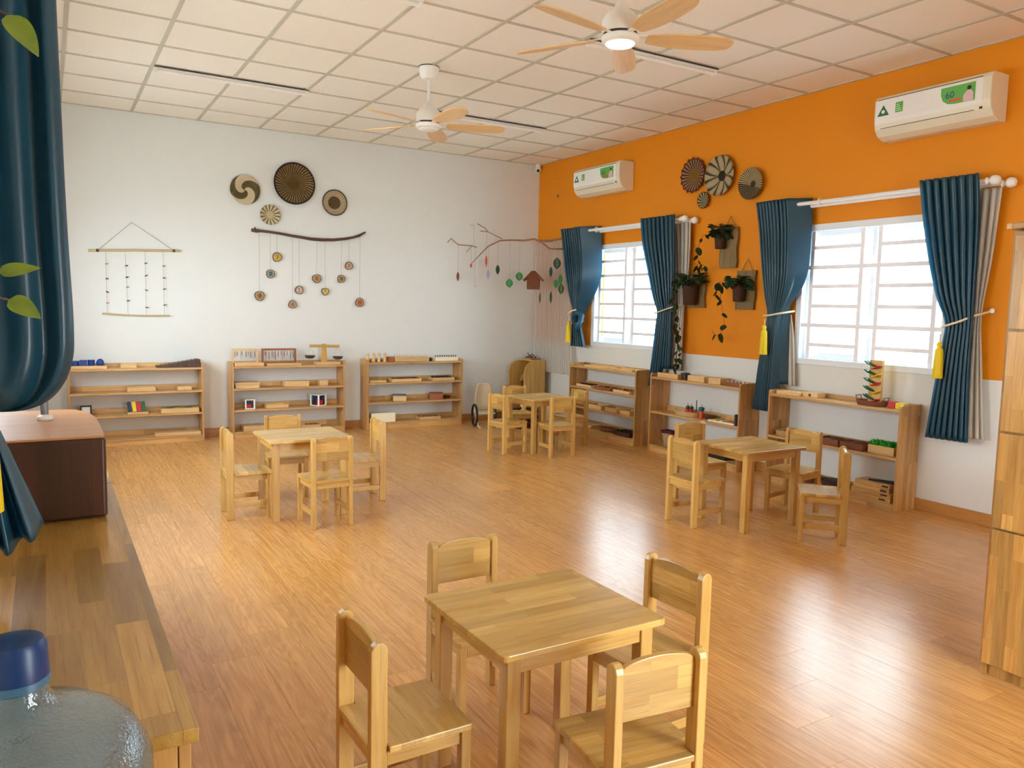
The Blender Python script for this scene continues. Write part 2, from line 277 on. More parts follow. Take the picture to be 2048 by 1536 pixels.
# ------------------------------------------------------------------ mesh helpers
class MB:
    def __init__(s): s.v = []; s.f = []
    def add(s, vs, fs):
        o = len(s.v); s.v += [tuple(v) for v in vs]; s.f += [tuple(i + o for i in f) for f in fs]; return s
    def box(s, x0, x1, y0, y1, z0, z1, M=None):
        vs = [Vector(p) for p in ((x0, y0, z0), (x1, y0, z0), (x1, y1, z0), (x0, y1, z0), (x0, y0, z1), (x1, y0, z1), (x1, y1, z1), (x0, y1, z1))]
        if M is not None: vs = [M @ v for v in vs]
        return s.add(vs, [(3, 2, 1, 0), (4, 5, 6, 7), (0, 1, 5, 4), (1, 2, 6, 5), (2, 3, 7, 6), (3, 0, 4, 7)])
    def cbox(s, c, d, M=None): return s.box(c[0] - d[0] / 2, c[0] + d[0] / 2, c[1] - d[1] / 2, c[1] + d[1] / 2, c[2] - d[2] / 2, c[2] + d[2] / 2, M)
    def prism(s, pts, lo, hi, ax='z', M=None):
        n = len(pts)
        def P(p, h): return Vector((p[0], p[1], h) if ax == 'z' else (p[0], h, p[1]) if ax == 'y' else (h, p[0], p[1]))
        vs = [P(p, lo) for p in pts] + [P(p, hi) for p in pts]
        if M is not None: vs = [M @ v for v in vs]
        return s.add(vs, [tuple(range(n - 1, -1, -1)), tuple(range(n, 2 * n))] + [(i, (i + 1) % n, (i + 1) % n + n, i + n) for i in range(n)])
    def lathe(s, prof, n=24, M=None, cap=True):
        vs = []; fs = []
        for r, z in prof:
            for i in range(n):
                a = 2 * PI * i / n; vs.append(Vector((r * math.cos(a), r * math.sin(a), z)))
        k = len(prof)
        for j in range(k - 1):
            for i in range(n): fs.append((j * n + i, j * n + (i + 1) % n, (j + 1) * n + (i + 1) % n, (j + 1) * n + i))
        if cap: fs.append(tuple(range(n - 1, -1, -1))); fs.append(tuple((k - 1) * n + i for i in range(n)))
        if M is not None: vs = [M @ v for v in vs]
        return s.add(vs, fs)
    def tube(s, pts, r, n=8, closed=False):
        pts = [Vector(p) for p in pts]; k = len(pts); rs = r if isinstance(r, (list, tuple)) else [r] * k
        vs = []; prev = None
        for i, p in enumerate(pts):
            if closed: t = pts[(i + 1) % k] - pts[i - 1]
            else: t = pts[min(i + 1, k - 1)] - pts[max(i - 1, 0)]
            t.normalize()
            a = prev if prev is not None else (Vector((0, 0, 1)) if abs(t.z) < .9 else Vector((1, 0, 0)))
            a = (a - t * a.dot(t))
            if a.length < 1e-6: a = t.orthogonal()
            a.normalize(); bb = t.cross(a); prev = a
            for j in range(n):
                q = 2 * PI * j / n; vs.append(p + (a * math.cos(q) + bb * math.sin(q)) * rs[i])
        fs = []
        for i in range(k if closed else k - 1):
            for j in range(n): fs.append((i * n + j, i * n + (j + 1) % n, ((i + 1) % k) * n + (j + 1) % n, ((i + 1) % k) * n + j))
        if not closed: fs.append(tuple(range(n - 1, -1, -1))); fs.append(tuple((k - 1) * n + j for j in range(n)))
        return s.add(vs, fs)
    def sphere(s, c, r, n=14, m=8, sc=(1, 1, 1)):
        prof = [(max(r * math.sin(PI * j / m), 1e-4), -r * math.cos(PI * j / m)) for j in range(m + 1)]
        return s.lathe(prof, n, Matrix.Translation(Vector(c)) @ Matrix.Diagonal((*sc, 1)))
    def grid(s, fn, nu, nv):
        vs = [fn(i / nu, j / nv) for j in range(nv + 1) for i in range(nu + 1)]
        return s.add(vs, [(j * (nu + 1) + i, j * (nu + 1) + i + 1, (j + 1) * (nu + 1) + i + 1, (j + 1) * (nu + 1) + i) for j in range(nv) for i in range(nu)])
    def mesh(s, name, m):
        me = bpy.data.meshes.new(name); me.from_pydata([tuple(v) for v in s.v], [], s.f)
        bm = bmesh.new(); bm.from_mesh(me); bmesh.ops.recalc_face_normals(bm, faces=bm.faces); bm.to_mesh(me); bm.free()
        if m is not None: me.materials.append(m)
        return me
    def build(s, name, m, parent=None, bev=0, smooth=False, loc=None, seg=2, solid=0, rot=None):
        o = bpy.data.objects.new(name, s.mesh(name, m)); C.objects.link(o)
        if parent is not None: o.parent = parent
        if loc is not None: o.location = loc
        if rot is not None: o.rotation_euler = rot
        finish(o, bev, smooth, seg, solid); return o
def finish(o, bev=0, smooth=False, seg=2, solid=0):
    if solid:
        q = o.modifiers.new('thickness', 'SOLIDIFY'); q.thickness = solid; q.offset = 0
    if bev:
        q = o.modifiers.new('edge', 'BEVEL'); q.width = bev; q.segments = seg; q.limit_method = 'ANGLE'; q.angle_limit = R_(40)
    if smooth:
        for p in o.data.polygons: p.use_smooth = True
        if smooth == 'auto':
            e = o.data.attributes.new('sharp_edge', 'BOOLEAN', 'EDGE') if 'sharp_edge' not in o.data.attributes else o.data.attributes['sharp_edge']
            bm = bmesh.new(); bm.from_mesh(o.data); bm.edges.ensure_lookup_table()
            vals = [(len(x.link_faces) == 2 and x.calc_face_angle(0) > R_(38)) for x in bm.edges]; bm.free()
            o.data.attributes['sharp_edge'].data.foreach_set('value', vals)
def tag(o, label, cat, group=None, kind=None):
    if label: o['label'] = label
    if cat: o['category'] = cat
    if group: o['group'] = group
    if kind: o['kind'] = kind
    return o
def thing(name, label, cat, loc=(0, 0, 0), rz=0, group=None):
    o = bpy.data.objects.new(name, None); C.objects.link(o); o.location = loc; o.rotation_euler = (0, 0, rz); o.empty_display_size = .05
    return tag(o, label, cat, group)
def struct(o): o['kind'] = 'structure'; return o
def dup(root, loc, rz, label, group=None):
    r = root.copy(); C.objects.link(r); r.location = loc; r.rotation_euler = (0, 0, rz)
    r['label'] = label
    if group: r['group'] = group
    for ch in list(root.children):
        c = ch.copy(); C.objects.link(c); c.parent = r
        for g in ch.children:
            d = g.copy(); C.objects.link(d); d.parent = c
    return r
def catmull(keys, n):
    """keys: list of tuples, first entry is the parameter; returns n+1 samples"""
    k = np.array(keys, float); t = np.arange(len(k)); out = []
    for i in range(n + 1):
        u = i / n * (len(k) - 1); j = min(int(u), len(k) - 2); f = u - j
        p0, p1, p2, p3 = k[max(j - 1, 0)], k[j], k[j + 1], k[min(j + 2, len(k) - 1)]
        out.append(.5 * ((2 * p1) + (-p0 + p2) * f + (2 * p0 - 5 * p1 + 4 * p2 - p3) * f * f + (-p0 + 3 * p1 - 3 * p2 + p3) * f ** 3))
    return np.array(out)
def RZ(a): return Matrix.Rotation(a, 4, 'Z')
def T(x, y, z): return Matrix.Translation((x, y, z))
def text(s, size, m, parent, loc, rot, name='printed_text', ext=.0004, align='CENTER'):
    cu = bpy.data.curves.new(name, 'FONT'); cu.body = s; cu.size = size; cu.extrude = ext; cu.align_x = align; cu.align_y = 'CENTER'; cu.resolution_u = 3
    tmp = bpy.data.objects.new('tmp_text', cu); C.objects.link(tmp)
    me = bpy.data.meshes.new_from_object(tmp.evaluated_get(bpy.context.evaluated_depsgraph_get())); bpy.data.objects.remove(tmp); me.materials.clear(); me.materials.append(m)
    o = bpy.data.objects.new(name, me); C.objects.link(o); o.parent = parent; o.location = loc; o.rotation_euler = rot; return o

# ------------------------------------------------------------------ room shell
WT = .15
flo = struct(MB().box(XL - .2, .2, YF - .2, .2, -.1, -.004).build('floor', plain('floor_joint', S(96, 60, 30), .6)))
PW, PL = 5.68 / 31, 1.22
pk = {}
for i in range(31):
    y = 0.0; first = [.4, .82, 1.22, .61, 1.02][(i * 2) % 5]
    while y > YF + .01:
        l = first if y == 0.0 else PL
        l = min(l, y - YF)
        key = round(l, 3)
        if key not in pk: pk[key] = MB().box(-PW / 2 + .0004, PW / 2 - .0004, -l / 2 + .0004, l / 2 - .0004, -.0045, 0).mesh('plank', floor_m)
        o = bpy.data.objects.new('plank', pk[key]); C.objects.link(o); o.parent = flo; o.location = (XL + PW * (i + .5), y - l / 2, 0); y -= l
struct(MB().box(-14, 14, -24, 12, -.45, -.35).build('ground_outside', ground_m))
ceil = struct(MB().box(XL - .2, .2, YF - .2, .2, 3.30, 3.42).build('ceiling', ceil_m))
gx = [0.0] + [-.4876 - .6 * i for i in range(9)] + [XL]
gy = [0.0] + [-.5294 - .5952 * j for j in range(15)] + [YF]
me_std = None
for i in range(len(gx) - 1):
    for j in range(len(gy) - 1):
        sx, sy = gx[i] - gx[i + 1], gy[j] - gy[j + 1]
        std = 1 <= i <= 8 and 1 <= j <= 14
        if std and me_std is not None: me = me_std
        else:
            me = MB().box(-sx / 2 + .004, sx / 2 - .004, -sy / 2 + .004, sy / 2 - .004, 0, .012).mesh('ceiling_tile', ceil_m)
            if std: me_std = me
        o = bpy.data.objects.new('ceiling_tile', me); C.objects.link(o); o.parent = ceil
        o.location = ((gx[i] + gx[i + 1]) / 2, (gy[j] + gy[j + 1]) / 2, ZC + .004)
gb = MB()
for x in gx[1:-1]: gb.box(x - .013, x + .013, YF, 0, ZC - .004, ZC + .004)
for y in gy[1:-1]: gb.box(XL, 0, y - .011, y + .011, ZC - .003, ZC + .005)
gb.box(XL, 0, -.02, 0, ZC - .003, ZC + .005); gb.box(-.02, 0, YF, 0, ZC - .003, ZC + .005)
gb.build('ceiling_grid', grid_m, ceil)
struct(MB().box(XL - WT, WT, 0, WT, 0, 3.32).build('wall_back', wallw))
def wall_side(name, x0, x1, wins, m):
    mb = MB(); ys = [0.0]
    for a, b in wins: ys += [a, b]
    ys.append(YF)
    for k in range(0, len(ys), 2): mb.box(x0, x1, ys[k + 1], ys[k], 0, 3.32)
    for a, b in wins: mb.box(x0, x1, b, a, 0, WZ0); mb.box(x0, x1, b, a, WZ1, 3.32)
    return struct(mb.build(name, m))
wall_side('wall_right', 0, WT, W_R, rw)
wall_side('wall_left', XL - WT, XL, W_L, wallw)
mb = MB(); mb.box(XL - WT, ADDED_DOOR[0], YF - WT, YF, 0, 3.32); mb.box(ADDED_DOOR[1], WT, YF - WT, YF, 0, 3.32); mb.box(ADDED_DOOR[0], ADDED_DOOR[1], YF - WT, YF, ADDED_DOOR[2], 3.32)
struct(mb.build('wall_front', wallw))
def skirting(name, x0, x1, y0, y1): return struct(MB().box(x0, x1, y0, y1, 0, .085).build(name, base_m, bev=.003))
skirting('baseboard_back', XL, 0, -.013, 0)
struct(MB().box(YF, -.013, -.013, 0, 0, .085).build('baseboard_right', base_m, bev=.003, rot=(0, 0, R_(90)), loc=(0, 0, 0)))
bpy.data.objects['baseboard_right'].scale = (1, 1, 1); bpy.data.objects['baseboard_right'].location = (-.013, 0, 0)
def window(name, y0, y1, side):
    """white sliding window with a barred grille outside; local x along the wall, y outwards"""
    w = y0 - y1; root = bpy.data.objects.new(name, None); C.objects.link(root); struct(root)
    if side > 0: root.location = (0, (y0 + y1) / 2, 0); root.rotation_euler = (0, 0, R_(-90))
    else: root.location = (XL, (y0 + y1) / 2, 0); root.rotation_euler = (0, 0, R_(90))
    h = w / 2; f = MB()
    f.box(-h - .02, -h + .035, -.012, .1, WZ0 - .02, WZ1 + .02); f.box(h - .035, h + .02, -.012, .1, WZ0 - .02, WZ1 + .02)
    f.box(-h + .035, h - .035, -.012, .1, WZ0 - .02, WZ0 + .03); f.box(-h + .035, h - .035, -.012, .1, WZ1 - .035, WZ1 + .02)
    f.build('window_frame', pvc, root, bev=.004)
    for x0, x1, d in ((-h + .035, .03, .04), (-.03, h - .035, .067)):
        s = MB(); q = .04
        s.box(x0, x0 + q, d, d + .025, WZ0 + .03, WZ1 - .035); s.box(x1 - q, x1, d, d + .025, WZ0 + .03, WZ1 - .035)
        s.box(x0 + q, x1 - q, d, d + .025, WZ0 + .03, WZ0 + .085); s.box(x0 + q, x1 - q, d, d + .025, WZ1 - .075, WZ1 - .035)
        s.build('sash', pvc, root, bev=.003)
        MB().box(x0 + q, x1 - q, d + .01, d + .014, WZ0 + .085, WZ1 - .075).build('pane', pane_m if side > 0 else clear_m, root)
    for x in (-.53, -.075, .075, .53): MB().box(x - .017, x + .017, .006, .018, WZ0, WZ1).build('grille_bar', grille, root)
    for z in (1.79, 1.317): MB().box(-h, h, .004, .016, z - .016, z + .016).build('grille_bar', grille, root)
    for z in (1.95, 1.635, 1.475, 1.157):
        for x in (-.30, .30): MB().box(x - .23, x + .23, .004, .016, z - .015, z + .015).build('grille_bar', grille, root)
    return root
window('window_1', *W_R[0], 1); window('window_2', *W_R[1], 1); window('added_window_3', *W_L[0], -1); window('added_window_4', *W_L[1], -1)  # the two left-wall windows are out of view, added to bring in daylight

# ------------------------------------------------------------------ furniture
def make_chair():
    t = thing('chair', 'x', 'chair', group='small chairs around the square tables')
    # front is +x, left is +y; rear posts at x = 0
    for s in (1, -1):
        prof = [(-.0225, 0), (.0225, 0), (.0225, .556), (.017, .568), (.006, .576), (-.006, .576), (-.017, .568), (-.0225, .556)]
        MB().prism([(p[0], p[1]) for p in prof], s * .1205 - .012, s * .1205 + .012, 'y').build('leg', wz, t, bev=.003)
        MB().box(.229, .257, s * .1255 - .014, s * .1255 + .014, 0, .29).build('leg', wz, t, bev=.002)
    seat = [(-.0225, -.107), (.0235, -.107), (.0235, -.145), (.255, -.145), (.263, -.137), (.263, .137), (.255, .145), (.0235, .145), (.0235, .107), (-.0225, .107)]
    MB().prism(seat, .29, .308).build('seat', seat_m, t, bev=.003)
    pts = [(-.1085, .424), (.1085, .424), (.1085, .546)] + [(.1085 * math.cos(PI * k / 12), .546 + .031 * math.sin(PI * k / 12) ** .9) for k in range(1, 12)] + [(-.1085, .546)]
    MB().prism(pts, -.004, .012, 'x').build('backrest', back_m, t, bev=.003)
    MB().box(.239, .2565, -.1115, .1115, .252, .29).build('apron', wy, t, bev=.001)
    MB().box(-.012, .005, -.1085, .1085, .252, .29).build('apron', wy, t, bev=.001)
    for s in (1, -1):
        MB().box(.0225, .229, s * .122 - .009, s * .122 + .009, .252, .29).build('apron', wx, t, bev=.001)
        MB().box(.0225, .229, s * .122 - .008, s * .122 + .008, .082, .116).build('stretcher', wx, t, bev=.002)
    return t
def make_table():
    t = thing('table', 'x', 'table', group='square tables in the classroom')
    W, D, H = .272, .245, .531
    def rr(w, d, r):
        p = []
        for cx, cy, a0 in ((w - r, d - r, 0), (-w + r, d - r, 90), (-w + r, -d + r, 180), (w - r, -d + r, 270)):
            for k in range(5): a = R_(a0 + 22.5 * k); p.append((cx + r * math.cos(a), cy + r * math.sin(a)))
        return p
    MB().prism(rr(W, D, .018), H - .019, H).build('tabletop', top_x, t, bev=.003)
    for sx in (1, -1):
        for sy in (1, -1):
            x, y = sx * (W - .05), sy * (D - .048)
            MB().box(x - .021, x + .021, y - .021, y + .021, 0, H - .019).build('leg', wz, t, bev=.003)
    for sx in (1, -1): MB().box(sx * (W - .045) - .009, sx * (W - .045) + .009, -D + .069, D - .069, H - .07, H - .019).build('apron', wy, t, bev=.001)
    for sy in (1, -1): MB().box(-W + .071, W - .071, sy * (D - .043) - .009, sy * (D - .043) + .009, H - .07, H - .019).build('apron', wx, t, bev=.001)
    return t
TBL = [('near', -4.224, -6.722, .1, 'wooden table nearest the camera with a bright glossy top in the foreground'),
       ('right', -1.415, -4.947, -1.6, 'wooden table standing in front of the large right window and marble tower shelf'),
       ('left', -3.997, -3.379, -.1, 'wooden table with a pale shining top below the driftwood number mobile'),
       ('back', -1.226, -2.03, 6.2, 'small wooden table farthest back, near the room corner and rattan pram')]
CHS = [('right_L', -1.865, -4.793, .3), ('right_B', -1.278, -4.234, -93), ('right_R', -.772, -4.865, 190.9), ('right_N', -1.204, -5.524, 132.1),
       ('left_L', -4.466, -3.294, -1.3), ('left_B', -3.961, -2.748, -96), ('left_N', -3.936, -3.846, 92.7), ('left_R', -3.394, -3.226, 175.2),
       ('back_L', -1.718, -2.053, 6.7), ('back_B', -1.151, -1.414, -95), ('back_N', -1.261, -2.497, 85.8), ('back_R', -.684, -1.968, 177.9),
       ('near_L', -4.776, -6.709, .6), ('near_B', -4.184, -6.137, -89.9), ('near_R', -3.675, -6.703, 183.2), ('near_N', -4.204, -7.213, 83.9)]
TN = {'right': 'table before the large window', 'left': 'pale table under driftwood mobile', 'back': 'farthest table by the corner', 'near': 'foreground table'}
SN = {'L': 'small wooden chair at left side of the %s', 'B': 'small wooden chair behind the %s, facing the camera',
      'R': 'small wooden chair at right side of the %s, facing left', 'N': 'small wooden chair on near side of the %s, back to camera'}
tb = make_table()
for i, (k, x, y, a, lab) in enumerate(TBL):
    if i == 0: tb.location = (x, y, 0); tb.rotation_euler = (0, 0, R_(a)); tb['label'] = lab
    else: dup(tb, (x, y, 0), R_(a), lab)
ch = make_chair()
for i, (k, x, y, a) in enumerate(CHS):
    tn, s = k.split('_'); lab = SN[s] % TN[tn]
    if k == 'right_N': lab = 'small wooden chair turned askew, seen edge-on, near the large window table'
    if i == 0: ch.location = (x, y, 0); ch.rotation_euler = (0, 0, R_(a)); ch['label'] = lab
    else: dup(ch, (x, y, 0), R_(a), lab)

def shelf_unit(lab, loc, rz, levels, w=1.195, d=.24, h=.787):
    t = thing('shelf_unit', lab, 'shelf', loc, rz, 'low open shelves along the walls')
    hw = w / 2
    for s in (-1, 1):
        p = [(0, 0), (-d, 0), (-d, h - .02), (-d + .006, h - .006), (-d + .02, h), (0, h)]
        x0 = s * (hw - .009)
        MB().prism(p, x0 - .009, x0 + .009, 'x').build('side_panel', side_m, t, bev=.002)
    for k, z in enumerate(levels):
        MB().box(-hw + .018, hw - .018, -d, -.004, z - .019, z).build('shelf', shelf_m, t, bev=.0015)
        MB().box(-hw + .018, hw - .018, -.02, -.004, z, min(z + .05, h - .001)).build('back_rail', shelf_m, t, bev=.001)
    z = levels[-1] - .019
    MB().box(-hw + .018, hw - .018, -d + .006, -d + .024, 0.0, z).build('plinth', shelf_m, t, bev=.001)
    return t
LV = [.745, .515, .292, .062]; LVb = [.762, .531, .306, .075]; LV3 = [.752, .408, .068]; LV3b = [.738, .392, .05]
UN = {'s1': ((-4.708, -.015, 0), 0, LV, 'low open shelf at left end of white wall, blue solids on top'),
      's2': ((-3.237, -.015, 0), 0, LV, 'low open shelf in middle of white wall, bead frames and balance on top'),
      's3': ((-1.78, -.015, 0), 0, LVb, 'low open shelf at right of white wall, four wooden pegs on top'),
      'r1': ((-.015, -1.75, 0), -PI / 2, LVb, 'low open shelf under the smaller window near the room corner'),
      'r2': ((-.015, -3.165, 0), -PI / 2, LV3, 'low open shelf between the two windows below the hanging planters'),
      'r3': ((-.015, -4.67, 0), -PI / 2, LV3b, 'low open shelf under the large window with marble tower on top')}
for k, (loc, rz, lv, lab) in UN.items():
    hh = .795 if k in ('s3', 'r1') else .787 if k != 'r3' else .772
    shelf_unit(lab, loc, rz, lv, h=hh)
def at(unit, x, y, lev):
    """world position of a point on a shelf: x along the shelf from its middle, y out from the wall, lev shelf number from the top"""
    loc, rz, lv, _ = UN[unit]; v = Vector(loc) + RZ(rz) @ Vector((x, -y, 0)); return (v.x, v.y, lv[lev] + .0005), rz

def tray_mb(w, d, h, t=.007):
    m = MB(); m.box(-w / 2, w / 2, -d / 2, d / 2, 0, t)
    m.box(-w / 2, w / 2, -d / 2, -d / 2 + t, t, h); m.box(-w / 2, w / 2, d / 2 - t, d / 2, t, h)
    m.box(-w / 2, -w / 2 + t, -d / 2 + t, d / 2 - t, t, h); m.box(w / 2 - t, w / 2, -d / 2 + t, d / 2 - t, t, h); return m
def one(name, mb, mat, unit, x, y, lev, lab, cat, dz=0, rz=0, bev=.002, smooth=False, group=None):
    p, r = at(unit, x, y, lev); o = mb.build(name, mat, bev=bev, smooth=smooth); o.location = (p[0], p[1], p[2] + dz); o.rotation_euler = (0, 0, r + rz)
    return tag(o, lab, cat, group)
def grp(name, unit, x, y, lev, lab, cat, dz=0, rz=0, group=None):
    p, r = at(unit, x, y, lev); return thing(name, lab, cat, (p[0], p[1], p[2] + dz), r + rz, group)
def pieces(unit, x, y, lev, w, d, dz, n, mat, lab, grpname, size=(.035, .022, .018), name='wooden_piece', cat='toy piece'):
    """n loose pieces lying in a tray, sharing one mesh"""
    me = None
    cols = max(1, int(round(math.sqrt(n * w / d)))); rows = math.ceil(n / cols); k = 0
    for i in range(rows):
        for j in range(cols):
            if k >= n: break
            px = x - w / 2 + w * (j + .5) / cols; py = y - d / 2 + d * (i + .5) / rows
            p, r = at(unit, px, py, lev)
            if me is None:
                m = MB(); m.prism([(size[0] / 2 * math.cos(a) * (1 if q % 2 else .82), size[1] / 2 * math.sin(a)) for q, a in enumerate([2 * PI * z / 9 for z in range(9)])], 0, size[2]); me = m.mesh(name, mat)
            o = bpy.data.objects.new(name, me); C.objects.link(o); o.location = (p[0], p[1], p[2] + dz); o.rotation_euler = (0, 0, r + rnd.uniform(-.6, .6))
            tag(o, lab, cat, grpname); k += 1
Y0 = .13   # usual distance from the wall
# --- shelf s1
one('tray', tray_mb(.31, .15, .03), toyw, 's1', -.42, Y0, 0, 'shallow wooden tray carrying the blue solids on left shelf top', 'tray')
one('cylinder_block', MB().lathe([(.034, 0), (.036, .002), (.036, .066), (.034, .068)], 24), blue, 's1', -.53, .15, 0, 'short blue cylinder at the left end of the blue solids tray', 'block', .0075, smooth='auto', bev=0)
one('cube_block', MB().box(-.031, .031, -.031, .031, 0, .074), blue, 's1', -.46, .13, 0, 'blue cube second from the left on the solids tray', 'block', .0075)
one('cone_block', MB().lathe([(.025, 0), (.032, .074), (.030, .075)], 24), blue, 's1', -.393, .13, 0, 'blue tapered block with slanted side beside the blue egg', 'block', .0075, smooth='auto', bev=0)
one('egg_block', MB().sphere((0, 0, .043), .034, 18, 12, (1, 1, 1.27)), blue, 's1', -.317, .13, 0, 'blue egg shaped solid at the right end of the tray', 'block', .0075, smooth=True, bev=0)
one('box', MB().box(-.07, .07, -.05, .05, 0, .042), toyw, 's1', -.074, .12, 0, 'plain pale wooden box between blue egg and dark brown stair', 'box')
t = grp('brown_stair', 's1', .377, .12, 0, 'dark brown wooden stair of prisms rising to the right on left shelf', 'toy')
for k in range(10):
    h = .012 + .0066 * k; MB().box(-.2 + .04 * k, -.2 + .04 * k + .0395, -.07, .07, 0, h + .006).build('prism', toyd, t, bev=.001)
one('tray', tray_mb(.255, .15, .042), toyw, 's1', .032, Y0, 1, 'deep pale tray in the middle of left shelf second level', 'tray')
one('box', MB().box(-.066, .066, -.05, .05, 0, .036), toyw, 's1', .43, .12, 1, 'small pale box at right end of left shelf second level', 'box')
t = grp('picture_frame', 's1', -.45, .13, 2, 'black framed card holder on third level of left shelf', 'frame')
fr = MB(); fr.box(-.05, .05, -.01, .01, 0, .014); fr.box(-.05, .05, -.01, .01, .086, .1); fr.box(-.05, -.036, -.01, .01, .014, .086); fr.box(.036, .05, -.01, .01, .014, .086)
fr.build('frame', black_p, t, bev=.001); MB().box(-.036, .036, .0, .004, .014, .086).build('card', white_p, t)
t = grp('colour_stand', 's1', -.004, .15, 2, 'pale stand holding four slanted coloured plates on left shelf', 'toy')
MB().box(-.092, .092, -.05, .04, 0, .022).build('base', toyw, t, bev=.002)
for k, (m, nm) in enumerate(((dkblue, 'dark blue'), (yellow, 'yellow'), (red, 'red'), (green, 'green'))):
    o = MB().box(-.017, .017, -.006, .006, 0, .1).build('plate', m, t, bev=.002, loc=(-.066 + .042 * k, .0, .022), rot=(R_(-14), R_(-7), 0)); o['label'] = nm + ' slanted plate'
t = grp('puzzle_box', 's1', .38, .13, 2, 'wide puzzle box with greenish picture top on third level of left shelf', 'toy')
MB().box(-.175, .175, -.08, .08, 0, .044).build('body', toyw, t, bev=.002)
me = MB().box(-.024, .024, -.03, .03, 0, .006).mesh('puzzle_piece', None)
pm = [speck('puzzle_%d' % i, c, c2, 40, .6) for i, (c, c2) in enumerate(((S(150, 160, 110), S(90, 110, 70)), (S(196, 180, 110), S(140, 110, 70)), (S(110, 130, 110), S(70, 80, 70))))]
for i in range(6):
    for j in range(2):
        MB().box(-.026, .026, -.034, .034, 0, .005).build('puzzle_piece', pm[(i * 2 + j) % 3], t, loc=(-.14 + .056 * i, -.037 + .074 * j, .044))
one('board', MB().box(-.212, .212, -.07, .07, 0, .03), toyw, 's1', .36, .13, 3, 'long flat wooden board on bottom level of left shelf', 'board')
# --- shelf s2
def bead_frame(x, w, n, lab):
    t = grp('bead_rack', 's2', x, .1, 0, lab, 'toy', .0005)
    h = .176; f = MB(); q = .02
    f.box(-w / 2, w / 2, -.01, .01, 0, .034); f.box(-w / 2, w / 2, -.01, .01, h - q, h); f.box(-w / 2, -w / 2 + q, -.01, .01, .034, h - q); f.box(w / 2 - q, w / 2, -.01, .01, .034, h - q)
    f.build('frame', toyr if n > 12 else toyw, t, bev=.002)
    me = {}
    cols = [S(220, 110, 90), S(60, 60, 90), S(240, 200, 190), S(150, 60, 70), S(230, 220, 210), S(60, 110, 100)]
    mats = [MATS.get('bead%d' % i) or plain('bead%d' % i, c, .4) for i, c in enumerate(cols)]
    for k in range(n):
        xx = -w / 2 + q + (w - 2 * q) * (k + .5) / n; ln = rnd.uniform(.04, .1)
        m = MB().tube([(0, 0, h - q), (0, 0, h - q - .01)], .001, 5); m.lathe([(.001, h - q - ln - .008), (.0035, h - q - ln), (.0035, h - q - .014), (.001, h - q - .008)], 8)
        m.build('bead_strand', mats[k % 6], t, loc=(xx, 0, 0), smooth=True)
    return t
bead_frame(-.438, .266, 10, 'wooden frame with short hanging bead strands at left of balance shelf')
bead_frame(-.086, .364, 20, 'wider reddish frame with many hanging bead strands beside the balance')
one('tray', tray_mb(.3, .085, .034), toyw, 's2', -.42, .185, 0, 'narrow tray in front of the smaller bead frame', 'tray')
one('tray', tray_mb(.36, .085, .022), toyw, 's2', -.06, .185, 0, 'shallow tray in front of the wider bead frame', 'tray')
t = grp('balance_scale', 's2', .395, .13, 0, 'wooden balance scale with two dark pans on middle shelf top', 'scale')
MB().box(-.1, .17, -.06, .06, 0, .028).build('base', toyw, t, bev=.003)
MB().prism([(-.034, .028), (.036, .028), (.022, .225), (-.022, .225)], -.012, .012, 'y').build('post', wz, t, bev=.002)
MB().box(-.166, .166, -.02, -.012, .186, .216, Matrix.Rotation(R_(1.2), 4, 'Y')).build('beam', wx, t, bev=.002)
for sx, px, pz in ((-1, -.16, .082), (1, .152, .068)):
    o = MB().lathe([(.03, -.014), (.048, -.004), (.056, .014), (.060, .016), (.058, .018), (.05, .002), (.03, -.008)], 24).build('pan', pewter, t, smooth='auto', loc=(px, -.016, pz))
    m = MB()
    for a in (0, 120, 240): m.tube([(.055 * math.cos(R_(a)), .055 * math.sin(R_(a)), .016), (0, 0, .2 - pz)], .0008, 4)
    m.build('pan_chain', chrome, o)
t = grp('box', 's2', -.436, .13, 1, 'lidded flat wooden box at left of middle shelf second level', 'box')
MB().box(-.122, .122, -.07, .07, 0, .034).build('body', toyw, t, bev=.002); MB().box(-.13, .13, -.076, .076, .034, .06).build('lid', toyw, t, bev=.002)
one('box', MB().box(-.13, .13, -.06, .06, 0, .058), toyw, 's2', .084, .13, 1, 'long plain box in middle of middle shelf second level', 'box')
one('box', MB().box(-.045, .045, -.045, .045, 0, .056), toyw, 's2', .384, .12, 1, 'small square box at right of middle shelf second level', 'box')
def trinomial(x, w, rz, lab):
    t = grp('trinomial_cube', 's2', x, .135, 2, lab, 'toy', rz=rz)
    h = w; f = MB(); f.box(-w / 2, w / 2, -w / 2, w / 2, 0, .008); f.box(-w / 2 - .004, w / 2 + .004, -w / 2 - .004, w / 2 + .004, h - .008, h)
    for sx in (-1, 1):
        for sy in (-1, 1): f.cbox((sx * (w / 2 - .007), sy * (w / 2 - .007), h / 2), (.014, .014, h - .016))
    f.build('case', white_p, t, bev=.001)
    e = (w - .03) / 3; ms = [red, navy, black_p, dkblue, red, navy]
    k = 0
    for i in range(3):
        for j in range(3):
            for l in range(2):
                hh = (h - .018) / 2
                MB().cbox((-w / 2 + .015 + e * (i + .5), -w / 2 + .015 + e * (j + .5), .009 + hh * (l + .5)), (e - .002, e - .002, hh - .002)).build('colour_block', (red, navy, black_p)[(i + j + l) % 3] if (i + l) % 2 == 0 else (red, dkblue)[l], t, bev=.001)
trinomial(-.4, .1, R_(-12), 'small white cube case with red and black blocks, left on middle shelf')
trinomial(.33, .125, R_(30), 'larger turned cube case with red and navy blocks, right on middle shelf')
one('tray', tray_mb(.23, .13, .034), toyw, 's2', -.127, .13, 2, 'empty pale tray between the two cube cases', 'tray')
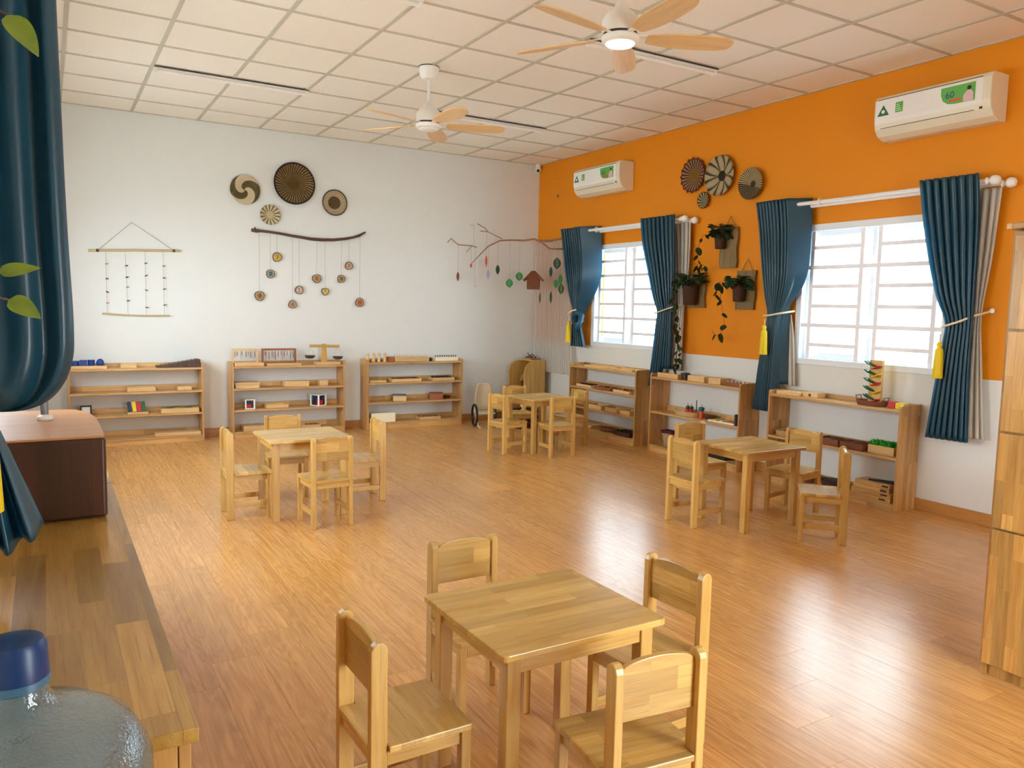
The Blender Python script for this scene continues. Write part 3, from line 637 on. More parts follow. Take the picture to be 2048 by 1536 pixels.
one('box', MB().box(-.12, .12, -.07, .07, 0, .05), toyw, 's2', -.36, .13, 3, 'flat lidless box on bottom level of middle shelf behind chair', 'box')
one('tray', tray_mb(.21, .13, .03), toyw, 's2', .23, .14, 3, 'tray with small brown pieces on bottom level of middle shelf', 'tray')
pieces('s2', .25, .14, 3, .15, .08, .0075, 6, toyr, 'brown wooden piece in the bottom tray of the middle shelf', 'pieces in middle shelf bottom tray', (.04, .03, .03))
# --- shelf s3
for k, x in enumerate((-.569, -.5, -.433, -.364)):
    o = one('peg_figure', MB().lathe([(.024, 0), (.024, .006), (.017, .03), (.012, .066), (.009, .07), (.013, .076), (.0165, .086), (.014, .096), (.006, .102)], 18), toyw, 's3', x, .16, 0,
            'pale turned peg figure standing %s on right white-wall shelf top' % ('leftmost', 'second from left', 'third from left', 'fourth from left')[k], 'toy', smooth=True, bev=0, group='peg figures on the shelf top')
for k, x in enumerate((-.535, -.467, -.4)):
    bl = ('first and second', 'second and third', 'third and fourth')[k]
    one('wooden_ball', MB().sphere((0, 0, .012), .012), toyd, 's3', x, .15, 0, 'tiny dark ball between the %s pale peg figures' % bl, 'ball', smooth=True, bev=0, group='dark balls between the pegs')
one('block', MB().box(-.032, .032, -.04, .04, 0, .056), toyr, 's3', -.284, .13, 0, 'reddish brown block right of the four peg figures', 'block')
t = grp('peg_rail', 's3', -.032, .13, 0, 'long wooden rail box with a row of fine pegs on shelf top', 'toy')
MB().box(-.215, .215, -.05, .05, 0, .055).build('body', toyw, t, bev=.002)
m = MB().lathe([(.003, 0), (.003, .028), (.001, .03)], 6); me = m.mesh('peg', toyw)
for k in range(14):
    o = bpy.data.objects.new('peg', me); C.objects.link(o); o.parent = t; o.location = (-.2 + .0308 * k, 0, .055)
one('bead_lump', MB().sphere((0, 0, .02), .022, 12, 8, (1, 1, .95)), dark_p, 's3', .21, .15, 0, 'dark round knob beside the knobbed cylinder block', 'toy', smooth=True, bev=0)
t = grp('knob_block', 's3', .42, .13, 0, 'pale cylinder block with a row of black knobs on shelf top', 'toy')
MB().box(-.15, .15, -.045, .045, 0, .044).build('body', ivory, t, bev=.002)
me = MB().lathe([(.004, 0), (.004, .008), (.008, .012), (.008, .018), (.004, .021)], 10).mesh('knob', black_p)
for k in range(10):
    o = bpy.data.objects.new('knob', me); C.objects.link(o); o.parent = t; o.location = (-.133 + .0295 * k, 0, .044)
one('tray', tray_mb(.2, .13, .026), toyw, 's3', -.46, .14, 1, 'small low tray with upright pins, left on second level of right white-wall shelf', 'tray')
me = MB().lathe([(.003, 0), (.003, .05), (.001, .052)], 6).mesh('pin', toyw)
for k in range(7):
    p, r = at('s3', -.5 + .018 * k, .1, 1); o = bpy.data.objects.new('pin', me); C.objects.link(o); o.location = (p[0], p[1], p[2] + .0075); tag(o, 'thin upright wooden pin standing in the small low tray', 'pin', 'pins in the small tray')
one('tray', tray_mb(.36, .15, .036), toyw, 's3', -.11, .14, 1, 'long tray of dark pieces in middle of second shelf level', 'tray')
pieces('s3', -.11, .14, 1, .32, .11, .0075, 12, toyd, 'dark wooden piece heaped in the long second level tray', 'dark pieces in the long tray', (.06, .045, .036))
one('tray', tray_mb(.28, .15, .036), toyw, 's3', .36, .14, 1, 'tray of dark pieces at right of second shelf level', 'tray')
pieces('s3', .36, .14, 1, .24, .11, .0075, 8, dark_p, 'dark piece in the right hand second level tray', 'dark pieces in the right tray', (.06, .05, .042))
t = grp('box', 's3', -.168, .13, 2, 'wooden box with slate blue lid on third level', 'box', rz=R_(-18)); MB().box(-.075, .075, -.055, .055, 0, .06).build('body', toyw, t, bev=.002); MB().box(-.077, .077, -.057, .057, .06, .07).build('lid', grey_t, t, bev=.001)
t = grp('box', 's3', .3, .13, 2, 'wooden box with brick red lid on third level', 'box', rz=R_(-22)); MB().box(-.078, .078, -.05, .05, 0, .066).build('body', toyr, t, bev=.002); MB().box(-.08, .08, -.052, .052, .066, .077).build('lid', redtop, t, bev=.001)
one('basket', MB().lathe([(.03, 0), (.045, .03), (.048, .032), (.042, .03), (.028, .006)], 16), rattan_d, 's3', .465, .1, 2, 'little dark brown basket right of the red lidded box', 'basket', smooth=True, bev=0)
one('board', MB().box(-.145, .145, -.012, .012, 0, .105), ivory, 's3', -.395, .2, 3, 'upright ivory board leaning on the bottom level', 'board')
one('tray', tray_mb(.27, .13, .034), toyw, 's3', .19, .15, 3, 'tray of brown bits on bottom level of right white-wall shelf', 'tray')
pieces('s3', .19, .15, 3, .24, .09, .0075, 9, toyr, 'brown wooden bit in the bottom level tray of right white-wall shelf', 'brown bits in the bottom tray', (.055, .04, .036))
# --- shelf r1
t = grp('roof_piece', 'r1', -.4, .13, 0, 'small dark triangular block at far end of corner shelf top', 'block'); MB().prism([(-.03, 0), (.03, 0), (0, .034)], -.03, .03, 'y').build('block', toyd, t, bev=.001)
one('tray', tray_mb(.40, .15, .022), toyw, 'r1', -.16, .13, 0, 'long shallow tray on the far half of corner shelf top', 'tray')
one('tray', tray_mb(.36, .15, .024), toyw, 'r1', .3, .13, 0, 'long shallow tray on the near half of corner shelf top', 'tray')
for x, lab, n, m in ((-.35, 'far', 7, toyd), (.0, 'middle', 6, toyr), (.33, 'near', 6, toyr)):
    one('tray', tray_mb(.28, .15, .028), toyw if lab != 'middle' else toyr, 'r1', x, .14, 1, lab + ' tray of small pieces on corner shelf second level', 'tray')
    pieces('r1', x, .14, 1, .24, .11, .0075, n, m, 'brown piece lying in the %s second level tray of the corner shelf' % lab, 'pieces in the %s tray of the corner shelf' % lab, (.05, .035, .03))
for x, ww, lab in ((-.14, .26, 'far'), (.16, .2, 'middle'), (.4, .17, 'near')):
    one('tray', tray_mb(ww, .15, .045), toyw, 'r1', x, .14, 2, lab + ' deep wooden tray on corner shelf third level', 'tray')
one('tray', tray_mb(.27, .15, .03), toyr, 'r1', -.42, .14, 2, 'brown tray behind the chair on corner shelf third level', 'tray')
one('wreath', MB().tube([(.12 * math.cos(a), .07 * math.sin(a), .022) for a in [2 * PI * k / 24 for k in range(24)]], .02, 8, True), rattan_d, 'r1', .05, .13, 3, 'dark twisted twig wreath on corner shelf bottom level', 'wreath', smooth=True, bev=0)
one('tray', tray_mb(.27, .17, .045), toyd, 'r1', .37, .14, 3, 'dark tray of bark pieces on corner shelf bottom level', 'tray')
pieces('r1', .37, .14, 3, .23, .13, .0075, 9, dark_p, 'dark bark piece in the corner shelf bottom tray', 'bark pieces in the dark tray', (.06, .045, .045))
one('tray', tray_mb(.3, .15, .035), toyw, 'r1', -.33, .14, 3, 'pale tray at far end of corner shelf bottom level', 'tray')
# --- shelf r2
one('tray', tray_mb(.29, .15, .045), toyw, 'r2', -.385, .13, 0, 'wooden tray on far end of planter shelf top', 'tray')
t = grp('lidded_jar', 'r2', -.19, .15, 0, 'small wooden jar with black lid on planter shelf top', 'jar'); MB().lathe([(.034, 0), (.036, .004), (.034, .05)], 20).build('body', toyd, t, smooth='auto'); MB().lathe([(.045, .05), (.047, .053), (.045, .064), (.02, .068)], 20).build('lid', black_p, t, smooth='auto')
one('box', MB().box(-.11, .11, -.06, .06, 0, .052), toyw, 'r2', .0, .14, 0, 'long plain wooden box beside the black lidded jar', 'box')
one('box', MB().box(-.075, .075, -.07, .07, 0, .056), toyw, 'r2', .25, .14, 0, 'square wooden box second from near end of planter shelf top', 'box')
t = grp('peg_board', 'r2', .46, .13, 0, 'wooden tray with white bead pegs at near end of planter shelf', 'toy'); MB().box(-.11, .11, -.06, .06, 0, .03).build('body', toyr, t, bev=.002)
me = MB().sphere((0, 0, .006), .006, 8, 6).mesh('bead', white_p)
for k in range(5):
    for j in range(2): o = bpy.data.objects.new('bead', me); C.objects.link(o); o.parent = t; o.location = (-.09 + .045 * k, -.03 + .05 * j, .03)
def oval(w, d, h, t=.008, lean=1.15):
    m = MB(); n = 28; a = [2 * PI * k / n for k in range(n)]
    rings = [(.86, 0), (1, h), (.95, h), (.83, t)]; vs = []; fs = []
    for s, z in rings: vs += [(w / 2 * s * math.cos(q), d / 2 * s * math.sin(q), z) for q in a]
    for j in range(3):
        for i in range(n): fs.append((j * n + i, j * n + (i + 1) % n, (j + 1) * n + (i + 1) % n, (j + 1) * n + i))
    fs += [tuple(range(n - 1, -1, -1)), tuple(range(3 * n, 4 * n))]; return m.add(vs, fs)
one('tray', oval(.34, .17, .045), toyw, 'r2', -.16, .14, 1, 'oval wooden tray holding the coloured toys on planter shelf', 'tray', smooth='auto', bev=0)
for k, x in enumerate((-.15, -.1)):
    t = grp('toy_pot', 'r2', x, .14, 1, 'small red pot toy with dark green top, %s of the pair' % ('far one', 'near one')[k], 'toy', .0085, group='red pot toys')
    MB().lathe([(.02, 0), (.025, .01), (.023, .05), (.016, .056)], 16).build('pot', red, t, smooth=True); MB().sphere((0, 0, .072), .022, 12, 8, (1, 1, .8)).build('bush', green, t, smooth=True)
    MB().tube([(0, 0, .08), (0, 0, .11)], .003, 6).build('stalk', toyr, t)
t = grp('ring_stacker', 'r2', -.045, .13, 1, 'tall dark pole on a blue ring base in the oval tray', 'toy', .0085)
MB().lathe([(.024, 0), (.026, .006), (.022, .03), (.014, .034)], 18).build('ring_base', teal, t, smooth=True); MB().tube([(0, 0, .03), (0, 0, .15)], .0045, 8).build('pole', toyd, t)
t = grp('toy_figure', 'r2', .045, .15, 1, 'orange and teal wooden figure standing near the brown bowl', 'toy')
MB().lathe([(.024, 0), (.025, .004), (.02, .062), (.018, .064)], 16).build('body', orange, t, smooth='auto'); MB().lathe([(.018, .064), (.026, .085), (.028, .1), (.016, .106)], 16).build('head', teal, t, smooth='auto'); MB().tube([(0, 0, .1), (0, 0, .13)], .004, 6).build('stalk', toyw, t)
one('bowl', MB().lathe([(.04, 0), (.065, .035), (.068, .037), (.06, .034), (.034, .006)], 20), rattan_d, 'r2', .125, .12, 1, 'dark brown woven bowl on the planter shelf middle level', 'bowl', smooth=True, bev=0)
t = grp('puzzle', 'r2', .36, .15, 1, 'flat colourful puzzle board lying on planter shelf middle level', 'toy'); MB().box(-.16, .16, -.07, .07, 0, .014).build('board', ivory, t, bev=.001)
for k, m in enumerate((pm[0], yellow, green, white_p, red, pm[1], orange, red)): MB().box(-.017, .017, -.05, .05, 0, .005).build('puzzle_piece', m, t, loc=(-.137 + .039 * k, 0, .014))
one('book', MB().box(-.012, .012, -.06, .06, 0, .1), navy, 'r2', .535, .16, 1, 'dark navy book standing upright at near end of planter shelf', 'book')
t = grp('basket', 'r2', -.4, .13, 2, 'white wicker basket with maroon cloth on planter shelf bottom', 'basket')
MB().lathe([(.055, 0), (.075, .13), (.078, .132), (.07, .128), (.05, .008)], 20).build('body', wicker_l, t, smooth=True); MB().box(-.085, .085, -.055, .055, .128, .158).build('cloth', maroon, t, bev=.012, seg=3)
one('case', MB().box(-.22, .22, -.07, .07, 0, .07), black_p, 'r2', .2, .14, 2, 'long black case on bottom level of planter shelf', 'case', bev=.006)
# --- shelf r3
one('tray', tray_mb(.23, .15, .03), toyw, 'r3', -.43, .13, 0, 'wooden tray with pale picture pieces at far end of marble tower shelf', 'tray')
pieces('r3', -.43, .13, 0, .18, .11, .0075, 8, ivory, 'pale picture piece in the tray on the marble tower shelf', 'pieces in marble tower shelf tray', (.04, .03, .02))
t = grp('box', 'r3', -.24, .12, 0, 'small wooden box with dark handle hole beside the picture tray', 'box'); MB().box(-.07, .07, -.05, .05, 0, .04).build('body', toyw, t, bev=.002); MB().lathe([(.012, 0), (.012, .001)], 12, T(0, -.0505, .02) @ Matrix.Rotation(R_(90), 4, 'X')).build('hole', dark_p, t)
t = grp('basket_tray', 'r3', .295, .14, 0, 'oval brown wicker tray with two handles under the marble tower', 'tray')
oval(.26, .15, .036).build('body', rattan_d, t, smooth='auto')
for s in (-1, 1): MB().tube([(s * .108, -.03, .034), (s * .118, -.03, .066), (s * .118, .03, .066), (s * .108, .03, .034)], .004, 6).build('handle', rattan_d, t)
t = grp('marble_tower', 'r3', .305, .14, 0, 'tall wooden marble run tower with coloured leaf ramps below window', 'toy', .0085)
MB().box(-.052, .052, .004, .028, 0, .33).build('back_panel', wz, t, bev=.002); MB().box(-.06, .06, -.035, .035, 0, .012).build('base', toyw, t, bev=.002)
def ramp(x0, z0, x1, z1):
    m = MB(); n = 8; vs = []; fs = []
    for k in range(n + 1):
        u = k / n; x = x0 + (x1 - x0) * u; wd = .05 * math.sin(PI * min(1, .25 + u * .75)) + .006; z = z0 + (z1 - z0) * u - .008 * math.sin(PI * u)
        vs += [(x, -.018 - wd / 2, z + .006), (x, -.018, z), (x, -.018 + wd / 2, z + .006)]
    for k in range(n):
        for j in range(2): fs.append((k * 3 + j, k * 3 + j + 1, k * 3 + j + 4, k * 3 + j + 3))
    return m.add(vs, fs)
for k in range(5):
    z = .30 - .062 * k
    ramp(-.068, z + .016, .015, z - .018).build('ramp', green, t, solid=.006, smooth=True)
    o = ramp(.05, z - .012, -.02, z - .036).build('ramp', red if k % 2 == 0 else yellow, t, solid=.006, smooth=True)
one('cube_block', MB().box(-.026, .026, -.027, .027, 0, .048), red, 'r3', .475, .15, 0, 'red cube at the near end of the marble tower shelf', 'block')
one('cube_block', MB().box(-.035, .035, -.027, .027, 0, .044), yellow, 'r3', .54, .15, 0, 'yellow block beside the red cube on marble tower shelf', 'block')
one('tray', oval(.19, .15, .045), rattan, 'r3', -.48, .14, 1, 'oval pale basket tray at far end of marble tower shelf middle', 'tray', smooth='auto', bev=0)
one('bowl', MB().lathe([(.02, 0), (.03, .03), (.032, .032), (.027, .03), (.016, .006)], 16), dark_p, 'r3', -.47, .13, 1, 'little dark bowl inside the oval pale basket tray', 'bowl', dz=.0085, smooth=True, bev=0)
for k, (x, ww) in enumerate(((-.02, .21), (.2, .2))):
    t = grp('wicker_tray', 'r3', x, .14, 1, ('far', 'near')[k] + ' dark wicker tray of brown bundles on middle level', 'tray')
    tray_mb(ww, .17, .05, .008).build('body', rattan_d, t, bev=.002)
    for j in range(6): MB().tube([(-ww / 2 + .02, -.06 + .022 * j, .02 + .008 * (j % 2)), (0, -.06 + .022 * j, .045), (ww / 2 - .02, -.055 + .022 * j, .02)], .011, 7).build('twig_bundle', toyd if j % 2 else rattan_d, t, smooth=True)
t = grp('planter_box', 'r3', .43, .15, 1, 'wooden planter box of bright green grass on marble tower shelf', 'planter')
tray_mb(.21, .1, .062, .008).build('box', toyw, t, bev=.002)
MB().box(-.095, .095, -.042, .042, .008, .05).build('soil', dark_p, t)
m = MB()
for k in range(520):
    x, y = rnd.uniform(-.095, .095), rnd.uniform(-.042, .042); h = rnd.uniform(.02, .055); a = rnd.uniform(0, 2 * PI); l = rnd.uniform(.004, .022)
    dx, dy = math.cos(a), math.sin(a); q = .007
    m.add([(x - dy * q, y + dx * q, .05), (x + dy * q, y - dx * q, .05), (x + dx * l * .6 + dy * q, y + dy * l * .6 - dx * q, .05 + h * .7), (x + dx * l * 1.4, y + dy * l * 1.4, .05 + h)], [(0, 1, 2), (0, 2, 3)])
o = m.build('grass', fern, t); o['kind'] = 'stuff'
for k, (x, m2, nm) in enumerate(((.0, dark_p, 'dark'), (-.25, rattan_d, 'brown'))):
    one('basket', oval(.19, .16, .06), m2, 'r3', x, .14, 2, nm + ' low basket on bottom level of marble tower shelf', 'basket', smooth='auto', bev=0)
    pieces('r3', x, .14, 2, .13, .1, .009, 6, dark_p, 'dark scrap lying in the %s low basket' % nm, 'scraps in %s low basket' % nm, (.05, .04, .05))
for k in range(4):
    t = grp('wooden_box', 'r3', .375 + .004 * k, .14, 2, ('lowest', 'second', 'third', 'topmost')[k] + ' flat wooden box of the stack on bottom level near locker', 'box', .033 * k, rz=R_((-1, 2, -2, 1)[k]), group='stacked flat boxes')
    MB().box(-.17 + .01 * k, .17 - .01 * k, -.075, .075, 0, .032).build('body', shelf_m, t, bev=.002); MB().box(.08, .13, -.077, -.074, .01, .022).build('label_slot', dark_p, t)
t = grp('folder', 'r3', .44, .13, 2, 'dark navy triangular folder lying on top of the flat boxes', 'folder', .1325); MB().prism([(-.1, -.06), (.1, -.03), (.1, .07)], 0, .012).build('cover', navy, t, bev=.001)

# ------------------------------------------------------------------ left counter, speaker, jug, locker
def cabinet(lab, x0, x1, y0, y1, h, name='cabinet'):
    t = thing(name, lab, 'cabinet', ((x0 + x1) / 2, (y0 + y1) / 2, 0)); w, d = (x1 - x0) / 2, (y1 - y0) / 2
    MB().box(-w, w, -d, d, h - .024, h).build('worktop', count_m, t, bev=.002)
    b = MB(); b.box(-w + .004, w - .03, -d + .01, -d + .028, .0, h - .024); b.box(-w + .004, w - .03, d - .028, d - .01, 0, h - .024); b.box(-w + .004, -w + .016, -d + .028, d - .028, 0, h - .024); b.box(-w + .016, w - .03, -d + .028, d - .028, .05, .068); b.box(-w + .016, w - .05, -d + .028, d - .028, 0, .05)
    b.build('body', side_m, t, bev=.001)
    n = max(1, round(2 * d / .45)); s = (2 * d - .02) / n
    for k in range(n):
        y = -d + .01 + s * (k + .5)
        q = MB().box(w - .028, w - .01, y - s / 2 + .003, y + s / 2 - .003, .055, h - .03).build('door', side_m, t, bev=.002)
        MB().tube([(w - .01, y + s / 2 - .05, h * .55), (w + .012, y + s / 2 - .05, h * .55), (w + .012, y + s / 2 - .05, h * .55 + .1), (w - .01, y + s / 2 - .05, h * .55 + .1)], .004, 6).build('handle', chrome, q)
    return t
HC = .75; CX = -5.272
cabinet('long low wooden cabinet with stave worktop along the left wall', XL + .002, CX, -7.362, -5.492, HC)
cabinet('second low cabinet beyond the joint, behind the large dark box', XL + .002, CX, -5.486, -4.75, HC)
t = thing('veneer_box', 'large wooden box with dark front and lighter rounded top on left worktop', 'box', (-5.467, -5.645, HC))
def rbox(w, d, z0, z1, r, n=5):
    p = []
    for cx, cy, a0 in ((w - r, d - r, 0), (-w + r, d - r, 90), (-w + r, -d + r, 180), (w - r, -d + r, 270)):
        for k in range(n + 1): a = R_(a0 + 90 * k / n); p.append((cx + r * math.cos(a), cy + r * math.sin(a)))
    return MB().prism(p, z0, z1)
rp = [(-.153, -.345), (.149, -.345), (.153, -.338), (.153, -.05), (.15, .08), (.138, .2), (.118, .28), (.09, .335), (.05, .345), (-.153, .345)]
MB().prism(rp, .006, .243).build('body', veneer, t, bev=.006, seg=3)
MB().prism([(x * .985, y * .99) for x, y in rp], .243, .2495).build('top_panel', veneer_l, t, bev=.002)
for x, y in ((-.12, -.3), (.12, -.3), (-.12, .28), (.08, .28)): MB().lathe([(.012, 0), (.012, .007)], 12, T(x, y, 0)).build('foot', black_p, t)
t = thing('wireless_dongle', 'small white plastic gadget with grey post standing on the large dark box', 'gadget', (-5.47, -5.57, HC + .2498))
MB().lathe([(.023, 0), (.025, .005), (.022, .013), (.010, .018)], 20).build('base', white_p, t, smooth='auto'); MB().tube([(0, .008, .01), (-.002, .012, .08)], .012, 12).build('post', plain('grey_plastic', S(120, 122, 124), .4), t, smooth='auto')
JX, JY = -5.492, -7.74
t = thing('water_jug', 'big translucent blue-grey water jug with dark blue cap', 'jug', (JX, JY, .5975))
prof = [(.10, 0), (.122, .012), (.126, .03), (.126, .10), (.121, .108), (.121, .118), (.126, .126), (.126, .20), (.121, .208), (.121, .218), (.126, .226), (.126, .295), (.121, .305), (.121, .318), (.127, .328), (.127, .345),
        (.122, .36), (.108, .383), (.082, .399), (.052, .409), (.034, .418), (.028, .43), (.0265, .445)]
MB().lathe([(r if r < .04 else .04 + (r - .04) * .9, z) for r, z in prof], 48, cap=False).build('body', jug_m, t, smooth=True)
MB().lathe([(.0272, .438), (.0296, .440), (.0296, .447), (.0272, .449)], 32).build('collar', plain('jug_collar', S(60, 104, 134), .3), t, smooth='auto')
MB().lathe([(.0288, .447), (.0292, .449), (.0276, .478), (.0245, .4835), (.012, .485)], 32).build('cap', cap_m, t, smooth='auto', bev=0)
t = thing('stool', 'wooden stand carrying the water jug at the end of the cabinet', 'stool', (JX, JY, 0))
MB().lathe([(.15, .575), (.152, .58), (.152, .594), (.15, .597)], 32).build('seat', top_x, t, smooth='auto')
for a in (45, 135, 225, 315): MB().tube([(.115 * math.cos(R_(a)), .115 * math.sin(R_(a)), .575), (.13 * math.cos(R_(a)), .13 * math.sin(R_(a)), 0)], .016, 10).build('leg', wz, t, smooth='auto')
# locker on the right
t = thing('locker', 'tall wooden locker with stacked doors at the right edge of the room', 'locker', (-2.295, -6.975, 0))
MB().box(0, .4, -.9, 0, .045, 1.735).build('carcass', locker_m, t, bev=.002)
MB().box(-.02, .41, -.92, .02, 1.742, 1.765).build('top_board', locker_m, t, bev=.003)
MB().box(.02, .38, -.88, -.02, 1.735, 1.742).build('top_gap', dark_p, t)
MB().box(.012, .03, -.88, -.03, .0, .045).build('plinth', locker_m, t); MB().box(0, .03, -.028, 0, 0, .045).build('foot', locker_m, t, bev=.001); MB().box(.03, .4, -.88, -.02, 0, .02).build('base', locker_m, t)
zs = [.047, .593, .972, 1.362, 1.722]
for k in range(4):
    for y0, y1 in ((-.448, -.016), (-.884, -.452)):
        MB().box(-.019, -.001, y0, y1, zs[k] + .004, zs[k + 1] - .004).build('door', locker_m, t, bev=.002)
# rounded corner play cabinet
t = thing('corner_cabinet', 'round-shouldered wooden play cabinet standing in the room corner', 'cabinet', (-.28, -.25, 0), math.atan2(-.08, -1))
for s in (-1, 1):
    p = [(-.16, 0), (.16, 0), (.16, .61)] + [(.16 - .14 * (1 - math.cos(R_(a))), .61 + .14 * math.sin(R_(a))) for a in range(15, 91, 15)] + [(-.16, .75)]
    MB().prism(p, s * .165 - .009, s * .165 + .009, 'y').build('side_panel', wz, t, bev=.003)
MB().box(-.16, -.145, -.156, .156, .0, .74).build('back_panel', wz, t)
for z in (.08, .42): MB().box(-.145, .14, -.156, .156, z, z + .016).build('shelf', wx, t, bev=.001)
MB().box(-.16, .02, -.174, .174, .75, .766).build('top_board', wx, t, bev=.002)
M0 = T(-.28, -.25, 0) @ RZ(math.atan2(-.08, -1))
v = M0 @ Vector((0, 0, .436)); t = thing('basket', 'woven basket with a pale hoop handle inside the corner cabinet', 'basket', v)
MB().lathe([(.06, 0), (.08, .06), (.083, .062), (.076, .058), (.055, .006)], 20).build('body', rattan_d, t, smooth=True); MB().tube([(.079 * math.cos(a), 0, .06 + .1 * math.sin(a)) for a in [PI * k / 10 for k in range(11)]], .006, 6).build('handle', wicker_l, t, smooth=True)
v = M0 @ Vector((-.07, 0, .7665)); t = thing('tray', 'small tray on top of the corner cabinet carrying coloured sticks', 'tray', v, .4)
tray_mb(.22, .13, .02).build('body', rattan, t, bev=.002)
for k in range(7):
    v = M0 @ Vector((-.07 + rnd.uniform(-.03, .03), -.06 + .02 * k, .776)); a = rnd.uniform(0, 2 * PI)
    o = MB().tube([(-.045 * math.cos(a), -.045 * math.sin(a), .004), (.04 * math.cos(a), .04 * math.sin(a), .03 + .02 * (k % 3))], .005, 6).build('stick', (maroon, navy, toyd, red)[k % 4], smooth=True); o.location = v
    tag(o, 'thin dark stick heaped in the tray on the corner cabinet', 'stick', 'sticks on the corner cabinet')

# rattan doll pram and other rattan toys in the corner
t = thing('doll_pram', 'pale rattan doll pram with dark wheel against white wall', 'pram', (-1.02, -.52, 0), R_(-14))
def hood(u, v):
    w = .1 * (1 - .12 * v) ; x = -w + 2 * w * u; z = .17 + .33 * v; y = .1 - .05 * v - .03 * math.sin(PI * u) * -1
    if v > .75:
        k = (v - .75) / .25; x *= math.sqrt(max(0, 1 - .45 * k * k))
    return (x, y, z)
MB().grid(hood, 12, 12).build('back_shell', wicker_l, t, solid=.012, smooth=True)
rimp = [hood(0, k / 10) for k in range(11)] + [hood(k / 8, 1) for k in range(1, 8)] + [hood(1, 1 - k / 10) for k in range(11)]
MB().tube(rimp, .009, 8).build('rim', wicker_l, t, smooth=True)
MB().box(-.1, .1, -.12, .1, .16, .175).build('seat', wicker_l, t, bev=.004)
for s in (-1, 1):
    MB().tube([(s * .112, .04 + .125 * math.cos(a), .13 + .125 * math.sin(a)) for a in [2 * PI * k / 26 for k in range(26)]], .014, 8, True).build('wheel', black_p, t, smooth=True)
    MB().tube([(s * .1, .04, .13), (s * .1, -.1, .02), (s * .1, -.2, .012)], .009, 8).build('rail', wicker_l, t, smooth=True)
    MB().tube([(s * .1, .04, .13), (s * .1, .1, .2)], .007, 8).build('strut', wicker_l, t)
MB().tube([(-.115, .04, .13), (.115, .04, .13)], .006, 8).build('axle', wicker_l, t)
t = thing('rattan_basket', 'pale rattan basket with dark handle beside the corner shelf', 'basket', (-.33, -.92, 0), R_(20))
MB().lathe([(.09, 0), (.11, .26), (.13, .36), (.133, .365), (.125, .36), (.1, .25), (.08, .01)], 24).build('body', wicker_l, t, smooth=True)
MB().tube([(-.13, 0, .35), (-.2, 0, .40), (-.27, 0, .38)], .009, 8).build('handle', dark_p, t, smooth=True)
t = thing('crate', 'dark slatted crate of toys behind the farthest table', 'crate', (-.62, -.75, 0), R_(10))
b = MB().box(-.14, .14, -.1, .1, 0, .012).build('floor_board', toyd, t)
for z in (.03, .1, .17):
    for s in (-1, 1):
        MB().box(-.14, .14, s * .1 - .006, s * .1 + .006, z, z + .05).build('slat', toyd, t, bev=.001); MB().box(s * .14 - .006, s * .14 + .006, -.094, .094, z, z + .05).build('slat', toyd, t, bev=.001)
t = thing('plush_toy', 'small white and pink plush toy sitting in the dark crate', 'toy', (-.62, -.75, .0125))
MB().sphere((0, 0, .11), .055, 14, 10, (1, 1, 2)).build('body', white_p, t, smooth=True); MB().sphere((0, 0, .25), .04).build('head', plain('plush_pink', S(240, 200, 190), .9), t, smooth=True)

# ------------------------------------------------------------------ curtains
def sheet(rows, n, mat, parent, name, hem=None, ret=None, nv=44, seed=0, xw=0, px=9):
    """rows: (v, z, y_far, y_near, pleat depth, x); hem(u) -> extra lift at the bottom; ret = (fraction, x end): flat return turned to the wall"""
    S_ = catmull(rows, nv); rr = random.Random(seed); ph = [rr.uniform(-.35, .35) for _ in range(n + 2)]; nu = n * px
    def fn(u, v):
        k = S_[min(int(round(v * nv)), nv)]; z, ya, yb, am, x = k[1], k[2], k[3], k[4], k[5]
        y = ya + (yb - ya) * u
        if ret and u > 1 - ret[0]:
            q = (u - 1 + ret[0]) / ret[0]; xx = x - am + (ret[1] - x + am) * q
        else:
            uu = u / (1 - ret[0]) if ret else u
            i = int(uu * n); xx = x - am * math.cos(2 * PI * n * uu + ph[min(i, n)] * math.sin(PI * (uu * n - i))) * (.75 + .25 * math.sin(5 * uu + seed))
            y += (yb - ya) / n * .22 * math.sin(4 * PI * n * uu) * (1 if am > .01 else 0)
        if hem: z = z + hem(u) * v * v
        return (xx, y, z)
    return MB().grid(fn, nu, nv).build(name, mat, parent, solid=.003, smooth=True)
def tassel(parent, x, y, z):
    MB().tube([(x, y, z + .05), (x, y, z)], .004, 6).build('tassel_cord', cord_m, parent)
    o = MB().lathe([(.004, .0), (.016, -.01), (.019, -.024), (.013, -.038), (.02, -.05), (.026, -.06), (.03, -.15), (.034, -.25), (.033, -.253), (.01, -.254)], 20).build('tassel', tassel_y, parent, loc=(x, y, z), smooth=True); return o
def tie(parent, pts, r=.007): MB().tube(pts, r, 8, False).build('tieback', cord_m, parent, smooth=True)
